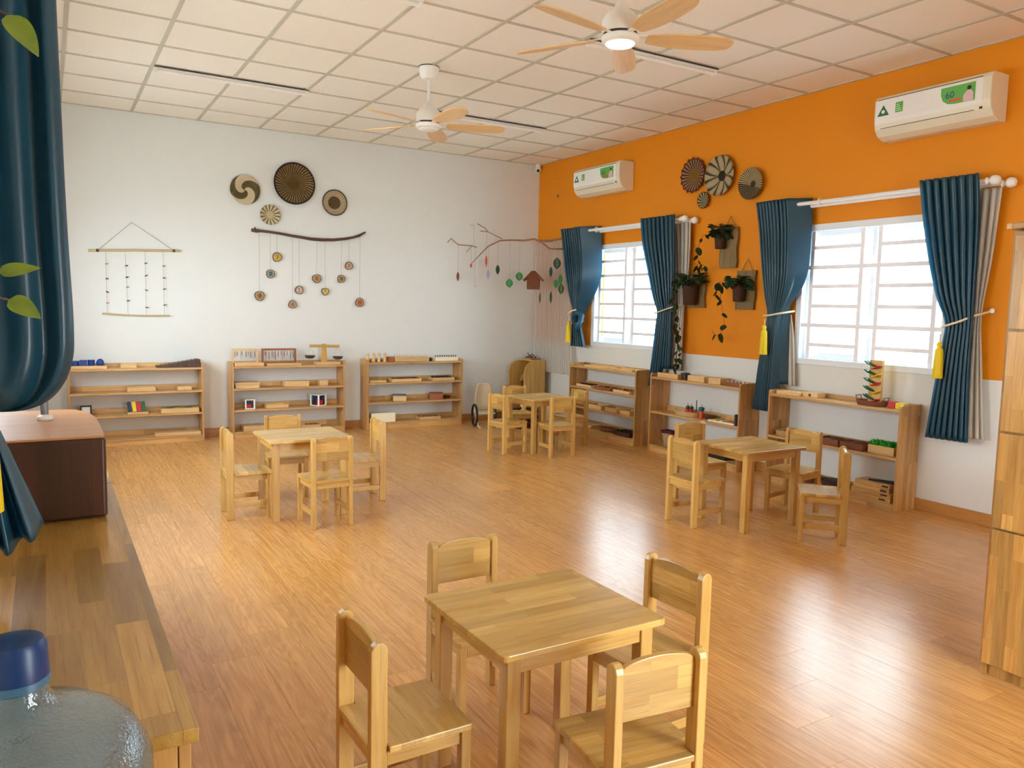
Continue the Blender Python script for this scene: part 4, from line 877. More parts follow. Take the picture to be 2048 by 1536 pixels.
# right curtain of window 1
t = thing('curtain', 'teal satin curtain tied back at the near side of the smaller window', 'curtain', (0, 0, 0), group='teal window curtains')
sheet([(0, 2.345, -2.25, -2.74, .024, -.17), (1, 2.1, -2.29, -2.75, .028, -.165), (2, 1.82, -2.37, -2.75, .03, -.15), (3, 1.55, -2.45, -2.74, .026, -.14), (4, 1.4, -2.505, -2.72, .018, -.13), (5, 1.25, -2.49, -2.71, .02, -.13), (6, 1.0, -2.46, -2.71, .028, -.12), (7, .64, -2.40, -2.70, .03, -.11)], 8, curt, t, 'panel', hem=lambda u: .19 * min(1, max(0, (u - .42) / .05)), seed=1)
sheet([(0, 2.27, -2.28, -2.85, .012, -.055), (1, 1.8, -2.4, -2.85, .014, -.055), (2, 1.42, -2.54, -2.80, .012, -.05), (3, 1.1, -2.46, -2.80, .014, -.055), (4, .62, -2.365, -2.80, .014, -.06)], 9, lin, t, 'lining', hem=lambda u: .20 * min(1, max(0, (u - .40) / .04)), seed=2)
tie(t, [(-.17, -2.49, 1.385), (-.19, -2.55, 1.39), (-.19, -2.64, 1.415), (-.15, -2.74, 1.45), (-.08, -2.80, 1.475), (-.01, -2.83, 1.49)]); tie(t, [(-.17, -2.49, 1.385), (-.08, -2.5, 1.39), (-.02, -2.6, 1.42)])
MB().sphere((-.02, -2.84, 1.49), .018).build('wall_hook', white_p, t, smooth=True)
# left curtain of window 1, knotted
t = thing('curtain', 'teal satin curtain knotted in a loop at far side of smaller window', 'curtain', (0, 0, 0), group='teal window curtains')
sheet([(0, 2.345, -.80, -1.40, .026, -.175), (1, 2.1, -.83, -1.42, .03, -.15), (2, 1.8, -.90, -1.43, .032, -.15), (3, 1.6, -.95, -1.33, .028, -.14), (4, 1.46, -1.01, -1.21, .02, -.14), (5, 1.36, -1.06, -1.15, .016, -.14)], 8, curt, t, 'panel', ret=(.36, -.045), seed=3)
lp = []
for k in range(22):
    a = 2 * PI * k / 22; lp.append((-.16 - .02 * math.sin(2 * a), -1.15 + .062 * math.cos(a), 1.28 + .085 * math.sin(a)))
MB().tube(lp, [.034 + .006 * math.sin(3 * k) for k in range(22)], 14, True).build('knot_loop', curt, t, smooth=True)
sheet([(0, 1.36, -1.05, -1.16, .02, -.13), (1, 1.2, -.99, -1.17, .02, -.12), (2, 1.05, -.985, -1.22, .024, -.12), (3, .975, -.98, -1.25, .024, -.12)], 5, curt, t, 'tail', seed=4, nv=20)
tie(t, [(-.19, -1.15, 1.40), (-.2, -1.08, 1.385), (-.19, -1.03, 1.37), (-.2, -1.01, 1.34)], .009); tassel(t, -.2, -1.03, 1.275)
# left curtain of window 2
t = thing('curtain', 'teal satin curtain tied with yellow tassel at far side of large window', 'curtain', (0, 0, 0), group='teal window curtains')
sheet([(0, 2.35, -3.77, -4.24, .026, -.175), (1, 2.1, -3.80, -4.25, .032, -.15), (2, 1.75, -3.855, -4.24, .032, -.15), (3, 1.55, -3.885, -4.17, .028, -.14), (4, 1.4, -3.92, -4.08, .018, -.14), (5, 1.25, -3.90, -4.08, .024, -.14), (6, 1.0, -3.86, -4.09, .03, -.14), (7, .57, -3.805, -4.10, .034, -.13)], 9, curt, t, 'panel', ret=(.3, -.05), hem=lambda u: .24 * min(1, max(0, (u - .8) / .04)), seed=5)
sheet([(0, 1.4, -3.97, -4.09, .01, -.045), (1, 1.2, -3.97, -4.13, .012, -.045), (2, .8, -3.97, -4.17, .014, -.045)], 4, lin, t, 'lining', seed=6, nv=20)
tie(t, [(-.1, -3.91, 1.40), (-.2, -3.93, 1.385), (-.215, -4.0, 1.39), (-.18, -4.09, 1.41), (-.05, -4.12, 1.43)], .008); tassel(t, -.215, -3.955, 1.31)
# right curtain of window 2
t = thing('curtain', 'teal satin curtain tied back beside the locker at near side of large window', 'curtain', (0, 0, 0), group='teal window curtains')
sheet([(0, 2.35, -5.245, -5.64, .026, -.175), (1, 2.1, -5.275, -5.65, .034, -.15), (2, 1.8, -5.34, -5.66, .034, -.15), (3, 1.55, -5.41, -5.66, .03, -.15), (4, 1.37, -5.475, -5.655, .022, -.14), (5, 1.2, -5.465, -5.655, .026, -.14), (6, .95, -5.44, -5.66, .032, -.14), (7, .565, -5.40, -5.68, .034, -.14)], 7, curt, t, 'panel', seed=7)
sheet([(0, 2.26, -5.40, -5.735, .012, -.055), (1, 1.8, -5.45, -5.705, .012, -.055), (2, 1.42, -5.55, -5.66, .012, -.05), (3, 1.1, -5.5, -5.69, .014, -.055), (4, .59, -5.45, -5.745, .014, -.06)], 6, lin, t, 'lining', seed=8)
tie(t, [(-.17, -5.46, 1.335), (-.2, -5.5, 1.345), (-.19, -5.58, 1.375), (-.12, -5.65, 1.42), (-.03, -5.70, 1.45)], .008); MB().sphere((-.02, -5.71, 1.455), .018).build('wall_hook', white_p, t, smooth=True); tassel(t, -.2, -5.475, 1.24)
# curtain of the left wall, close to the camera
t = thing('curtain', 'dark teal curtain hanging close by the camera above the large box', 'curtain', (0, 0, 0), group='teal window curtains')
def lc(keys, nv=60):
    S_ = catmull(keys, nv)
    prof = [(-.24, -.06), (-.22, .05), (-.165, .14), (-.12, .165), (-.075, .15), (-.04, .175), (-.012, .14), (.012, .165), (.0, .22), (-.06, .25), (-.16, .24), (-.24, .22)]
    pr = catmull([(i, a, b) for i, (a, b) in enumerate(prof)], 60)
    def fn(u, v):
        k = S_[min(int(round(v * nv)), nv)]; q = pr[min(int(round(u * 60)), 60)]
        x = k[2] + (q[1]) * k[3]; x = max(x, XL + .012)
        y = k[4] + (.165 - q[2]) * k[5] * -1
        return (x, y + .02 * math.sin(7 * v + 3 * u), k[1] + k[6] * math.sin(PI * u))
    return MB().grid(fn, 60, nv)
lc([(0, 2.5, -5.435, 1.0, -6.6, 1.0, 0), (1, 2.0, -5.43, 1.0, -6.6, 1.0, 0), (2, 1.6, -5.425, 1.0, -6.6, 1.0, 0), (3, 1.35, -5.418, 1.0, -6.6, 1.0, 0), (4, 1.26, -5.424, .98, -6.6, 1.0, 0), (5, 1.205, -5.452, .9, -6.6, .9, -.01), (6, 1.17, -5.50, .72, -6.58, .7, -.01), (7, 1.155, -5.565, .4, -6.55, .5, 0)]).build('panel', curt, t, solid=.003, smooth=True)
def tl(u, v):
    a = u * 2 * PI * 4; w = .035 + .085 * v; z = 1.13 - .27 * v
    return (-5.585 + .085 * v * 0 + w * (u - .5) * 2 * .75 + .02 * v, -6.56 + (.018 + .03 * v) * math.cos(a), z - .03 * v * math.sin(PI * u) + .035 * v * (u - .3))
MB().grid(tl, 64, 16).build('tail', curt, t, solid=.003, smooth=True)
tassel(t, -5.580, -6.62, 1.2)
# sheer voile in the corner
t = thing('sheer_curtain', 'white sheer voile hanging in the corner beside the knotted curtain', 'curtain', (0, 0, 0))
sheet([(0, 2.26, -.06, -.80, .014, -.06), (1, 1.8, -.06, -.84, .016, -.06), (2, 1.2, -.07, -.9, .018, -.065), (3, .9, -.08, -.95, .02, -.07), (4, .62, -.09, -1.0, .024, -.075)], 22, sheer_m, t, 'voile', seed=9, px=7)
# rods
def rod(lab, y0, y1):
    t = thing('curtain_rod', lab, 'curtain rod', (0, 0, 0))
    for x, z, e in ((-.125, 2.30, 0), (-.05, 2.285, .06)):
        MB().tube([(x, y0, z), (x, y1 - e, z)], .015, 12).build('pole', white_m, t, smooth='auto')
        for y, s in ((y1 - e, -1),):
            o = MB().lathe([(.016, 0), (.024, .004), (.024, .012), (.014, .018), (.014, .026), (.03, .04), (.034, .06), (.026, .084), (.01, .094)], 20).build('finial', white_p, t, smooth=True, loc=(x, y, z), rot=(R_(90) if s < 0 else R_(-90), 0, 0))
    for y in (y0 - .1, y1 + .1): MB().box(-.14, -.001, y - .01, y + .01, 2.268, 2.285).build('bracket', white_m, t, bev=.002)
    for y in (y0 - .575,): MB().tube([(-.125 + .026 * math.cos(a), y, 2.3 + .026 * math.sin(a)) for a in [2 * PI * k / 16 for k in range(16)]], .005, 6, True).build('grommet', white_p, t, smooth=True)
rod('white double curtain rod with round finials over the smaller window', -.84, -2.77); rod('white double curtain rod with turned finials over the large window', -3.80, -5.66)

# ------------------------------------------------------------------ air conditioners
def aircon(lab, y0, y1, big):
    w = y0 - y1; t = thing('air_conditioner', lab, 'air conditioner', (0, (y0 + y1) / 2, 2.685), -PI / 2, 'air conditioners')
    # local x along the wall, -y into the room
    prof = [(0, .0), (-.09, .0), (-.15, .025), (-.185, .07), (-.2, .13), (-.2, .27), (-.185, .295), (-.16, .305), (0, .305)]
    MB().prism([(p[0], p[1]) for p in prof], -w / 2, w / 2, 'x').build('housing', cream_p, t, bev=.008, seg=3)
    pf = [(-.186, .085), (-.203, .13), (-.2035, .27), (-.199, .274), (-.199, .13), (-.182, .088)]
    MB().prism(pf, -w / 2 + .012, w / 2 - .05, 'x').build('front_panel', white_p, t, bev=.002)
    M1 = lambda x, z, d=.2045: (x, -d, z)
    MB().prism([(-.092, .006), (-.152, .029), (-.186, .072), (-.181, .074), (-.15, .033), (-.092, .011)], -w / 2 + .06, w / 2 - .12, 'x').build('air_flap', white_p, t, bev=.001)
    sl = MB(); sl.box(-w / 2 + .02, w / 2 - .06, -.196, -.18, .276, .281); sl.box(-w / 2 + .05, w / 2 - .11, -.189, -.183, .0735, .077); sl.build('shadow_slot', dark_p, t)
    gs = plain('sticker_green', S(92, 170, 70), .5) if 'sticker_green' not in MATS else MATS['sticker_green']
    gd = MATS.get('sticker_dark_green') or plain('sticker_dark_green', S(30, 110, 62), .5)
    blu = MATS.get('print_blue') or plain('print_blue', S(20, 50, 120), .5)
    x = -w / 2
    MB().prism([(x + .03, .16), (x + .12, .16), (x + .075, .235)], -.2052, -.2040, 'y').build('triangle_sticker', gd, t)
    m = MB(); m.lathe([(.013, 0), (.013, .0006)], 12, T(x + .075, -.2052, .188) @ Matrix.Rotation(R_(90), 4, 'X')); m.build('sticker_flower', white_p, t)
    q = MB().box(x + .17, x + .225, -.2052, -.2040, .165, .235).build('energy_sticker', gs, t)
    for k in range(4): MB().box(x + .177, x + .215 - .006 * k, -.2058, -.2051, .175 + .014 * k, .179 + .014 * k).build('sticker_line', white_p, q)
    a0, a1 = w / 2 - .33, w / 2 - .1
    pts = [(a0, .255), (a0, .21), (a0 + .015, .17), (a0 + .05, .145), (a0 + .1, .138), (a1, .138), (a1, .255)]
    q = MB().prism(pts, -.2052, -.2040, 'y').build('promo_sticker', gs, t)
    text('60', .062, blu, q, (a0 + .062, -.2056, .2), (R_(90), 0, 0), 'sticker_number')
    MB().box(a0 + .06, a0 + .14, -.2058, -.2051, .155, .172).build('sticker_banner', orange, q)
    MB().prism([(a1 - .075, .14), (a1 - .01, .14), (a1 - .012, .19), (a1 - .035, .215), (a1 - .055, .205), (a1 - .078, .18)], -.2058, -.2051, 'y').build('sticker_figure', plain('print_pink', S(226, 190, 196), .5) if 'print_pink' not in MATS else MATS['print_pink'], q)
    m = MB(); m.lathe([(.014, 0), (.014, .0006)], 12, T(a1 - .04, -.2059, .224) @ Matrix.Rotation(R_(90), 4, 'X')); m.build('sticker_hair', black_p, q)
    MB().box(w / 2 - .075, w / 2 - .055, -.1905, -.186, .075, .09).build('receiver_window', dark_p, t)
    return t
aircon('white air conditioner high on orange wall near the room corner', -1.04, -1.885, False)
aircon('white air conditioner above the large window, nearer the camera', -4.86, -5.69, True)

# ------------------------------------------------------------------ ceiling fans and battens
lamp_e = plain('fan_lamp', S(255, 252, 244), .4, emit=2.2)
def make_fan(lab, x, y, a0, on):
    t = thing('ceiling_fan', lab, 'ceiling fan', (x, y, 0), 0, 'wooden blade ceiling fans')
    MB().lathe([(.075, 3.21), (.076, 3.2), (.07, 3.15), (.05, 3.125), (.02, 3.12)], 28).build('canopy', white_p, t, smooth='auto')
    MB().lathe([(.078, 3.2105), (.078, 3.2145)], 28).build('ceiling_plate', dark_p, t)
    MB().tube([(0, 0, 3.13), (0, 0, 2.95)], .0125, 14).build('down_rod', white_m, t, smooth='auto')
    MB().lathe([(.016, 2.965), (.03, 2.95), (.042, 2.92), (.075, 2.895), (.093, 2.87), (.096, 2.82), (.09, 2.805)], 32).build('motor_housing', white_p, t, smooth='auto')
    MB().lathe([(.085, 2.806), (.085, 2.792)], 32).build('shadow_ring', dark_p, t)
    MB().lathe([(.09, 2.792), (.096, 2.785), (.094, 2.765), (.08, 2.755)], 32).build('lamp_ring', white_p, t, smooth='auto')
    MB().lathe([(.076, 2.757), (.07, 2.748), (.04, 2.742), (.005, 2.74)], 32).build('lamp', lamp_e if on else white_p, t, smooth=True)
    pts = []
    n = 18
    out = [(.14, .036), (.18, .05), (.28, .066), (.40, .071), (.50, .066), (.56, .054), (.585, .038), (.595, .018)]
    up = catmull([(i, a, b) for i, (a, b) in enumerate(out)], 24)
    pr = [(q[1], q[2]) for q in up] + [(q[1], -q[2] * .86) for q in up[::-1]]
    for k in range(5):
        a = R_(a0 + 72 * k); M = RZ(a) @ T(0, 0, 2.788) @ Matrix.Rotation(R_(-13), 4, 'X')
        o = MB().prism(pr, -.004, .004).build('blade', blade_m, t, bev=.002); o.matrix_local = M
        o2 = MB().box(.08, .19, -.014, .014, .004, .009).build('blade_bracket', white_m, o, bev=.001)
    return t
make_fan('wooden five blade ceiling fan nearest the camera with glowing lamp', -2.9, -5.303, 48, True)
make_fan('wooden five blade ceiling fan farther back on a long white rod', -2.894, -2.956, 54, False)
tube_m = plain('tube_light', S(246, 244, 238), .4)
for x0, x1, y, lab in ((-4.68, -3.48, -1.755, 'white tube light batten at far left of the ceiling'), (-2.27, -1.07, -1.755, 'white tube light batten behind the farther ceiling fan'),
                       (-2.27, -1.09, -4.135, 'white tube light batten behind the nearer ceiling fan'), (-4.68, -3.48, -4.135, 'white tube light batten at the top edge near left of fans')):
    t = thing('tube_light', lab, 'ceiling light', ((x0 + x1) / 2, y, ZC - .0045), 0, 'tube light battens')
    h = (x1 - x0) / 2
    MB().box(-h, h, -.03, .03, -.018, 0).build('batten', white_m, t, bev=.003); MB().box(-h, h, -.037, -.03, -.0065, 0).build('shadow_strip', dark_p, t)  # dark strip stands in for the shade line along the batten's near edge
    MB().tube([(-h + .02, 0, -.03), (h - .02, 0, -.03)], .013, 12).build('tube', tube_m, t, smooth='auto')
    for s in (-1, 1): MB().box(s * (h - .012) - .012, s * (h - .012) + .012, -.018, .018, -.045, -.018).build('end_cap', white_p, t, bev=.002)

# ------------------------------------------------------------------ wall baskets
def basket(lab, R, mat, loc, right, depth=.03, scallop=0, rot=0):
    n = 48; prof = [(.02, .0), (.35, .002), (.7, .35), (.93, .85), (1, 1), (.97, 1.12), (.9, 1.0), (.66, .55), (.33, .2), (.02, .18)]
    m = MB().lathe([(max(r * R, .002), z * depth) for r, z in prof], n)
    if scallop:
        m.v = [((x * (1 + .07 * max(0, (math.hypot(x, y) / R - .8) / .2) * math.cos(scallop * math.atan2(y, x)))), (y * (1 + .07 * max(0, (math.hypot(x, y) / R - .8) / .2) * math.cos(scallop * math.atan2(y, x)))), z) for x, y, z in m.v]
    o = m.build('wall_basket', mat, smooth=True)
    o.rotation_euler = (R_(90), rot, 0) if not right else (R_(90), rot, R_(-90)); o.location = loc
    return tag(o, lab, 'basket', 'woven baskets on the walls')
DK = S(92, 80, 50); CRM = S(226, 204, 168); BK = S(48, 38, 34)
wb1 = woven('basket_swirl', 2, 5.5, S(104, 92, 58), CRM, 0, None, None, .15)
wb2 = woven('basket_spiral', 40, 10, S(84, 64, 40), S(170, 134, 84), .6, (.3, S(110, 84, 40)), (.93, S(50, 38, 40)), .22, soft=.3)
wb3 = woven('basket_target', 44, 0, S(120, 100, 74), CRM, -.2, (.5, S(108, 84, 54)), (.92, S(96, 74, 54)), .14, soft=.4)
wb4 = woven('basket_wedges', 14, .8, S(130, 116, 66), S(230, 212, 176), -.35, (.35, CRM), None, .105)
basket('cream and olive swirl patterned basket, leftmost on the white wall', .152, wb1, (-3.637, -.003, 2.57), 0)
basket('largest dark spiral basket with black rim on the white wall', .222, wb2, (-3.127, -.003, 2.681), 0, .045)
basket('ringed basket with brown centre at right of the white wall group', .142, wb3, (-2.681, -.003, 2.519), 0)
basket('smallest cream basket with olive wedges on the white wall', .105, wb4, (-3.383, -.003, 2.334), 0)
wr1 = woven('basket_maroon', 24, 2, S(96, 52, 44), S(176, 140, 96), .1, (.36, S(150, 112, 44)), (.9, S(110, 50, 44)), .165, soft=.4)
wr2 = woven('basket_flower', 6, 0, S(66, 54, 36), S(196, 176, 138), 0, (.26, S(78, 62, 40)), None, .185, petals=True)
wr3 = woven('basket_half', 1, 0, S(70, 56, 36), S(206, 184, 140), 0, (.2, S(90, 66, 40)), None, .14, half=True)
wr4 = woven('basket_dots', 12, 9, S(86, 70, 46), S(206, 186, 146), 0, None, (.9, S(110, 56, 40)), .08)
basket('maroon scalloped basket, leftmost on the orange wall', .165, wr1, (-.003, -2.812, 2.722), 1, .03, 16)
basket('large flower patterned basket in middle of the orange wall group', .185, wr2, (-.003, -3.182, 2.669), 1, .05)
basket('half pale half dark basket at right of the orange wall group', .14, wr3, (-.003, -3.563, 2.55), 1, .045)
basket('tiny round basket below the others on the orange wall', .078, wr4, (-.003, -2.969, 2.468), 1, .03)

# ------------------------------------------------------------------ hangings on the white wall
t = thing('driftwood_mobile', 'driftwood branch mobile with ten numbered wood slices on white wall', 'mobile', (0, 0, 0))
dw = [(-3.578, 2.162), (-3.53, 2.156), (-3.483, 2.157), (-3.38, 2.152), (-3.274, 2.142), (-3.16, 2.128), (-3.059, 2.118), (-2.95, 2.107), (-2.839, 2.104), (-2.70, 2.112), (-2.555, 2.134), (-2.47, 2.155), (-2.41, 2.176), (-2.327, 2.222)]
MB().tube([(x, -.035 + .006 * math.sin(3 * i), z) for i, (x, z) in enumerate(dw)], [.018, .02, .014, .0135, .014, .0145, .015, .0165, .017, .016, .015, .013, .015, .009], 10).build('branch', bark, t, smooth=True)
MB().tube([(-3.535, -.035, 2.16), (-3.55, -.05, 2.19)], [.012, .007], 8).build('branch_stub', bark, t, smooth=True)
slice_m = woven('wood_slice', 1, 0, S(206, 176, 136), S(214, 186, 146), 2, (.4, S(200, 168, 126)), None, .05)
def zdw(x): return float(np.interp(x, [p[0] for p in dw], [p[1] for p in dw]))
SL = [(-3.5, 1.477, '4', (150, 104, 56), (84, 56, 30), .052), (-3.383, 1.713, '2', (84, 120, 134), (22, 46, 58), .045), (-3.312, 1.894, '3', (200, 166, 30), (96, 74, 10), .05), (-3.15, 1.393, '6', (176, 136, 104), (110, 66, 44), .045), (-3.077, 1.551, '5', (214, 196, 178), (30, 16, 24), .046),
      (-2.885, 1.682, '8', (170, 132, 78), (110, 74, 30), .048), (-2.789, 1.543, '7', (206, 192, 60), (104, 92, 10), .042), (-2.605, 1.689, '9', (150, 122, 66), (74, 56, 24), .044), (-2.517, 1.837, '1', (190, 150, 124), (84, 44, 34), .045), (-2.39, 1.429, '0', (190, 92, 36), (116, 46, 16), .05)]
for x, z, ch_, hc, col, rad in SL:
    MB().tube([(x, -.03, zdw(x) - .01), (x, -.02, z + rad)], .0013, 5).build('string', thread, t)
    m = MB(); nn = 18; pts = [(rad * (1 + .05 * math.sin(3 * a + x * 9)) * math.cos(a), rad * (1 + .05 * math.sin(3 * a + x * 9)) * math.sin(a)) for a in [2 * PI * k / nn for k in range(nn)]]
    o = m.prism(pts, -.026, -.014, 'y').build('wood_slice', bark, t, loc=(x, 0, z))
    MB().prism([(p[0] * .86, p[1] * .86) for p in pts], -.0275, -.0258, 'y').build('slice_face', slice_m, o)
    MB().prism([(p[0] * .58, p[1] * .62) for p in pts], -.0279, -.0272, 'y').build('slice_heart', plain('heart_%s' % ch_, S(*hc), .6), o)
    text(ch_, rad * 1.3, plain('number_%s' % ch_, S(*col), .6), o, (0, -.0284, 0), (R_(90), 0, 0), 'number')
t = thing('wall_hanging', 'pale stick wall hanging with four strings of feathers at left of wall', 'wall hanging', (0, 0, 0))
MB().tube([(-5.091, -.03, 1.866), (-4.7, -.03, 1.888), (-4.278, -.03, 1.906)], .012, 10).build('top_stick', wood('pale_stick', 'x', 'y', c1=S(222, 196, 150), c2=S(190, 160, 112), c3=S(150, 120, 80)), t, smooth='auto')
MB().tube([(-4.99, -.03, 1.268), (-4.8, -.03, 1.256), (-4.6, -.03, 1.252), (-4.388, -.03, 1.256)], .008, 10).build('bottom_stick', MATS['pale_stick'], t, smooth='auto')
MB().tube([(-5.015, -.03, 1.868), (-4.712, -.012, 2.16), (-4.337, -.03, 1.905)], .0025, 6).build('hanging_cord', thread, t)
for x in (-5.015, -4.337): MB().tube([(x - .012, -.03, 1.87 if x < -4.5 else 1.904), (x + .012, -.03, 1.871 if x < -4.5 else 1.905)], .0145, 10).build('cord_wrap', toyd, t, smooth='auto')
cols = [S(190, 130, 110), S(90, 80, 66), S(66, 60, 54), S(200, 130, 120), S(60, 40, 36), S(50, 40, 36), S(150, 140, 90), S(80, 76, 70), S(110, 106, 96), S(90, 90, 84), S(120, 110, 100), S(90, 84, 76), S(120, 110, 96), S(90, 80, 70), S(110, 100, 90), S(96, 92, 84)]
SB = [(-4.944, 1.875, -4.946, 1.266, (1.746, 1.604, 1.476, 1.371)), (-4.775, 1.885, -4.763, 1.255, (1.736, 1.625, 1.529, 1.396)), (-4.6, 1.894, -4.6, 1.252, (1.768, 1.646, 1.503, 1.334)), (-4.436, 1.902, -4.436, 1.255, (1.748, 1.63, 1.52, 1.361))]
k = 0
for x0, z0, x1, z1, zz in SB:
    MB().tube([(x0, -.03, z0), (x1, -.03, z1)], .0014, 5).build('string', thread, t)
    for z in zz:
        m = MB().sphere((0, 0, 0), .016, 10, 6, (1, .3, .42)); a = rnd.uniform(-.5, .5)
        m.build('driftwood_bit', plain('bit_%d' % k, cols[k % 16], .7), t, smooth=True, loc=(x0 + (x1 - x0) * (z0 - z) / (z0 - z1) + .006, -.03, z), rot=(0, a, 0)); k += 1

# ------------------------------------------------------------------ branch mobile in the corner
t = thing('branch_mobile', 'forked branch mobile across the room corner with green felt leaves', 'mobile', (0, 0, 0))
mb_ = [(-1.039, -.151, 1.925), (-.956, -.216, 2.034), (-.878, -.278, 2.134), (-.77, -.363, 2.203), (-.661, -.448, 2.211), (-.543, -.541, 2.208), (-.446, -.617, 2.225), (-.406, -.648, 2.208), (-.299, -.733, 2.203), (-.222, -.793, 2.225), (-.147, -.852, 2.253)]
twig = wood('twig', 'x', 'y', c1=S(170, 118, 74), c2=S(130, 84, 50), c3=S(80, 50, 32))
MB().tube(mb_, [.004, .006, .008, .009, .009, .01, .011, .012, .012, .011, .009], 8).build('branch', twig, t, smooth=True)
for pts, r in (([(-.96, -.213, 2.315), (-.885, -.272, 2.306), (-.745, -.382, 2.222)], .005), ([(-.986, -.193, 2.4), (-.905, -.256, 2.343), (-.885, -.272, 2.306)], .005), ([(-.406, -.648, 2.208), (-.347, -.695, 2.16), (-.297, -.734, 2.114), (-.239, -.78, 2.112), (-.171, -.833, 2.113)], .008)):
    MB().tube(pts, r, 8).build('side_twig', twig, t, smooth=True)
FD = Vector((.786, -.618, 0))   # direction along the branch
def leaf_mesh(w, h, name, mat):
    pts = []
    for k in range(17):
        a = 2 * PI * k / 17 + PI / 2; r = 1; x = math.cos(a) * w / 2; z = math.sin(a) * h / 2
        if z > 0: x *= (1 - .35 * (z / (h / 2)) ** 3)
        else: x *= (1 - .55 * (-z / (h / 2)) ** 2)
        pts.append((x, z))
    return pts
cr_ = [plain('felt_%s' % n, c, .85) for n, c in (('brown', S(120, 70, 46)), ('red', S(190, 70, 50)), ('lilac', S(150, 140, 170)), ('dark', S(30, 60, 46)), ('mid', S(46, 120, 66)))]
LF = [((-.895, -.264, 1.955), .028, .14, 1, 2.306), ((-.875, -.28, 1.80), .04, .1, 2, 2.135), ((-.784, -.351, 1.858), .05, .115, 3, 2.20), ((-.671, -.441, 1.699), .088, .105, 4, 2.21), ((-.578, -.513, 1.781), .09, .105, 4, 2.207),
      ((-.226, -.79, 1.942), .092, .135, 3, 2.22), ((-.282, -.746, 1.843), .04, .12, 3, 2.114), ((-.192, -.817, 1.752), .05, .12, 4, 2.113), ((-.23, -.787, 1.702), .06, .1, 4, 2.112), ((-.182, -.825, 1.642), .07, .12, 3, 2.112), ((-.276, -.751, 1.541), .03, .14, 3, 1.78), ((-.378, -.67, 1.53), .02, .13, 3, 2.2)]
for (x, y, z), w_, h_, c_, zt in LF:
    MB().tube([(x, y, zt), (x, y, z + h_ / 2)], .0016, 5).build('string', thread, t)
    pts = leaf_mesh(w_, h_, 'leaf', None); a = math.atan2(FD.y, FD.x)
    o = MB().prism(pts, -.003, .003, 'y').build('leaf', cr_[c_], t, loc=(x, y, z), rot=(0, 0, a))
    if w_ > .06:
        v_ = MB().tube([(0, -.004, -h_ * .42), (0, -.004, h_ * .4)], .0018, 4)
        for q in (-.2, 0, .2): v_.tube([(-w_ * .3, -.004, h_ * (q + .18)), (0, -.004, h_ * q), (w_ * .3, -.004, h_ * (q + .18))], .0014, 4)
        v_.build('leaf_vein', leaf_v, o)
t = thing('birdhouse', 'little brown twig birdhouse hanging from the corner branch', 'birdhouse', (-.446, -.622, 0), math.atan2(FD.y, FD.x))
MB().tube([(0, .005, 2.215), (0, .005, 1.84)], .0016, 5).build('string', thread, t)
tw_m = speck('birdhouse_twig', S(150, 88, 54), S(92, 48, 30), 60, .8, .4)
for k in range(9):
    x = -.064 + .016 * k
    for y in (-.05, .05): MB().tube([(x, y, 1.637), (x, y, 1.732 + (.115 - abs(x)) * 1.02)], .0085, 6).build('wall_twig', tw_m, t)
for k in range(5):
    y = -.035 + .0175 * k
    for x in (-.066, .066): MB().tube([(x, y, 1.637), (x, y, 1.775)], .0085, 6).build('wall_twig', tw_m, t)
MB().box(-.07, .07, -.055, .055, 1.632, 1.642).build('floor_board', tw_m, t)
for k in range(9):
    y = -.072 + .018 * k
    for s in (-1, 1): MB().tube([(s * .115, y, 1.735), (s * .01, y, 1.845)], .009, 6).build('roof_twig', tw_m, t)
t = thing('twig_mobile', 'thin twig mobile with a dangling fish left of the corner branch', 'mobile', (0, 0, 0))
MB().tube([(-1.293, -.02, 2.172), (-1.253, -.03, 2.222), (-1.167, -.05, 2.148), (-1.017, -.10, 2.144), (-.95, -.12, 2.127)], .005, 8).build('twig', twig, t, smooth=True)
MB().tube([(-1.071, -.08, 2.063), (-1.032, -.09, 2.107), (-1.012, -.10, 2.144)], .004, 8).build('side_twig', twig, t, smooth=True)
MB().tube([(-.986, -.11, 2.39), (-.986, -.11, 2.135)], .0014, 5).build('string', thread, t); MB().sphere((-.986, -.02, 2.395), .01).build('wall_hook', white_p, t)
MB().tube([(-.986, -.02, 2.395), (-.986, -.11, 2.39)], .002, 5).build('hanger', thread, t)
for (x, y, z, zt, w_, h_, c_) in ((-1.165, -.052, 1.769, 2.148, .036, .11, 0), (-1.014, -.1, 1.905, 2.144, .028, .05, 1), (-.965, -.115, 1.66, 2.13, .01, .02, 1)):
    MB().tube([(x, y, zt), (x, y, z + h_ / 2)], .0014, 5).build('string', thread, t)
    MB().prism(leaf_mesh(w_, h_, '', None), -.004, .004, 'y').build('pendant', cr_[c_], t, loc=(x, y, z), rot=(0, 0, R_(-20)))

# ------------------------------------------------------------------ wall planters
leafs = []
for w_, l_ in ((.05, .06), (.04, .05), (.03, .036)):
    pts = []
    for k in range(14):
        a = 2 * PI * k / 14; r = (1 - .35 * math.cos(a)) if math.cos(a) > 0 else 1 - .1 * math.cos(a)
        x = l_ * (.5 - .5 * math.cos(a)); y = w_ / 2 * math.sin(a) * (1.15 - .55 * x / l_)
        pts.append((x, y))
    m = MB(); n = len(pts)
    m.add([(x, y, -.25 * abs(y) - 2.2 * x * x + .0) for x, y in pts] + [(l_ * .45, 0, .004)], [(i, (i + 1) % n, n) for i in range(n)])
    me = m.mesh('leaf', leaf_m)
    for p in me.polygons: p.use_smooth = True
    leafs.append(me)
def leaf_at(parent, p, d, k, scale=1.0, me=None):
    o = bpy.data.objects.new('leaf', me or leafs[k % 3]); C.objects.link(o); o.parent = parent; o.location = p; o.rotation_euler = d; o.scale = (scale,) * 3
    return o
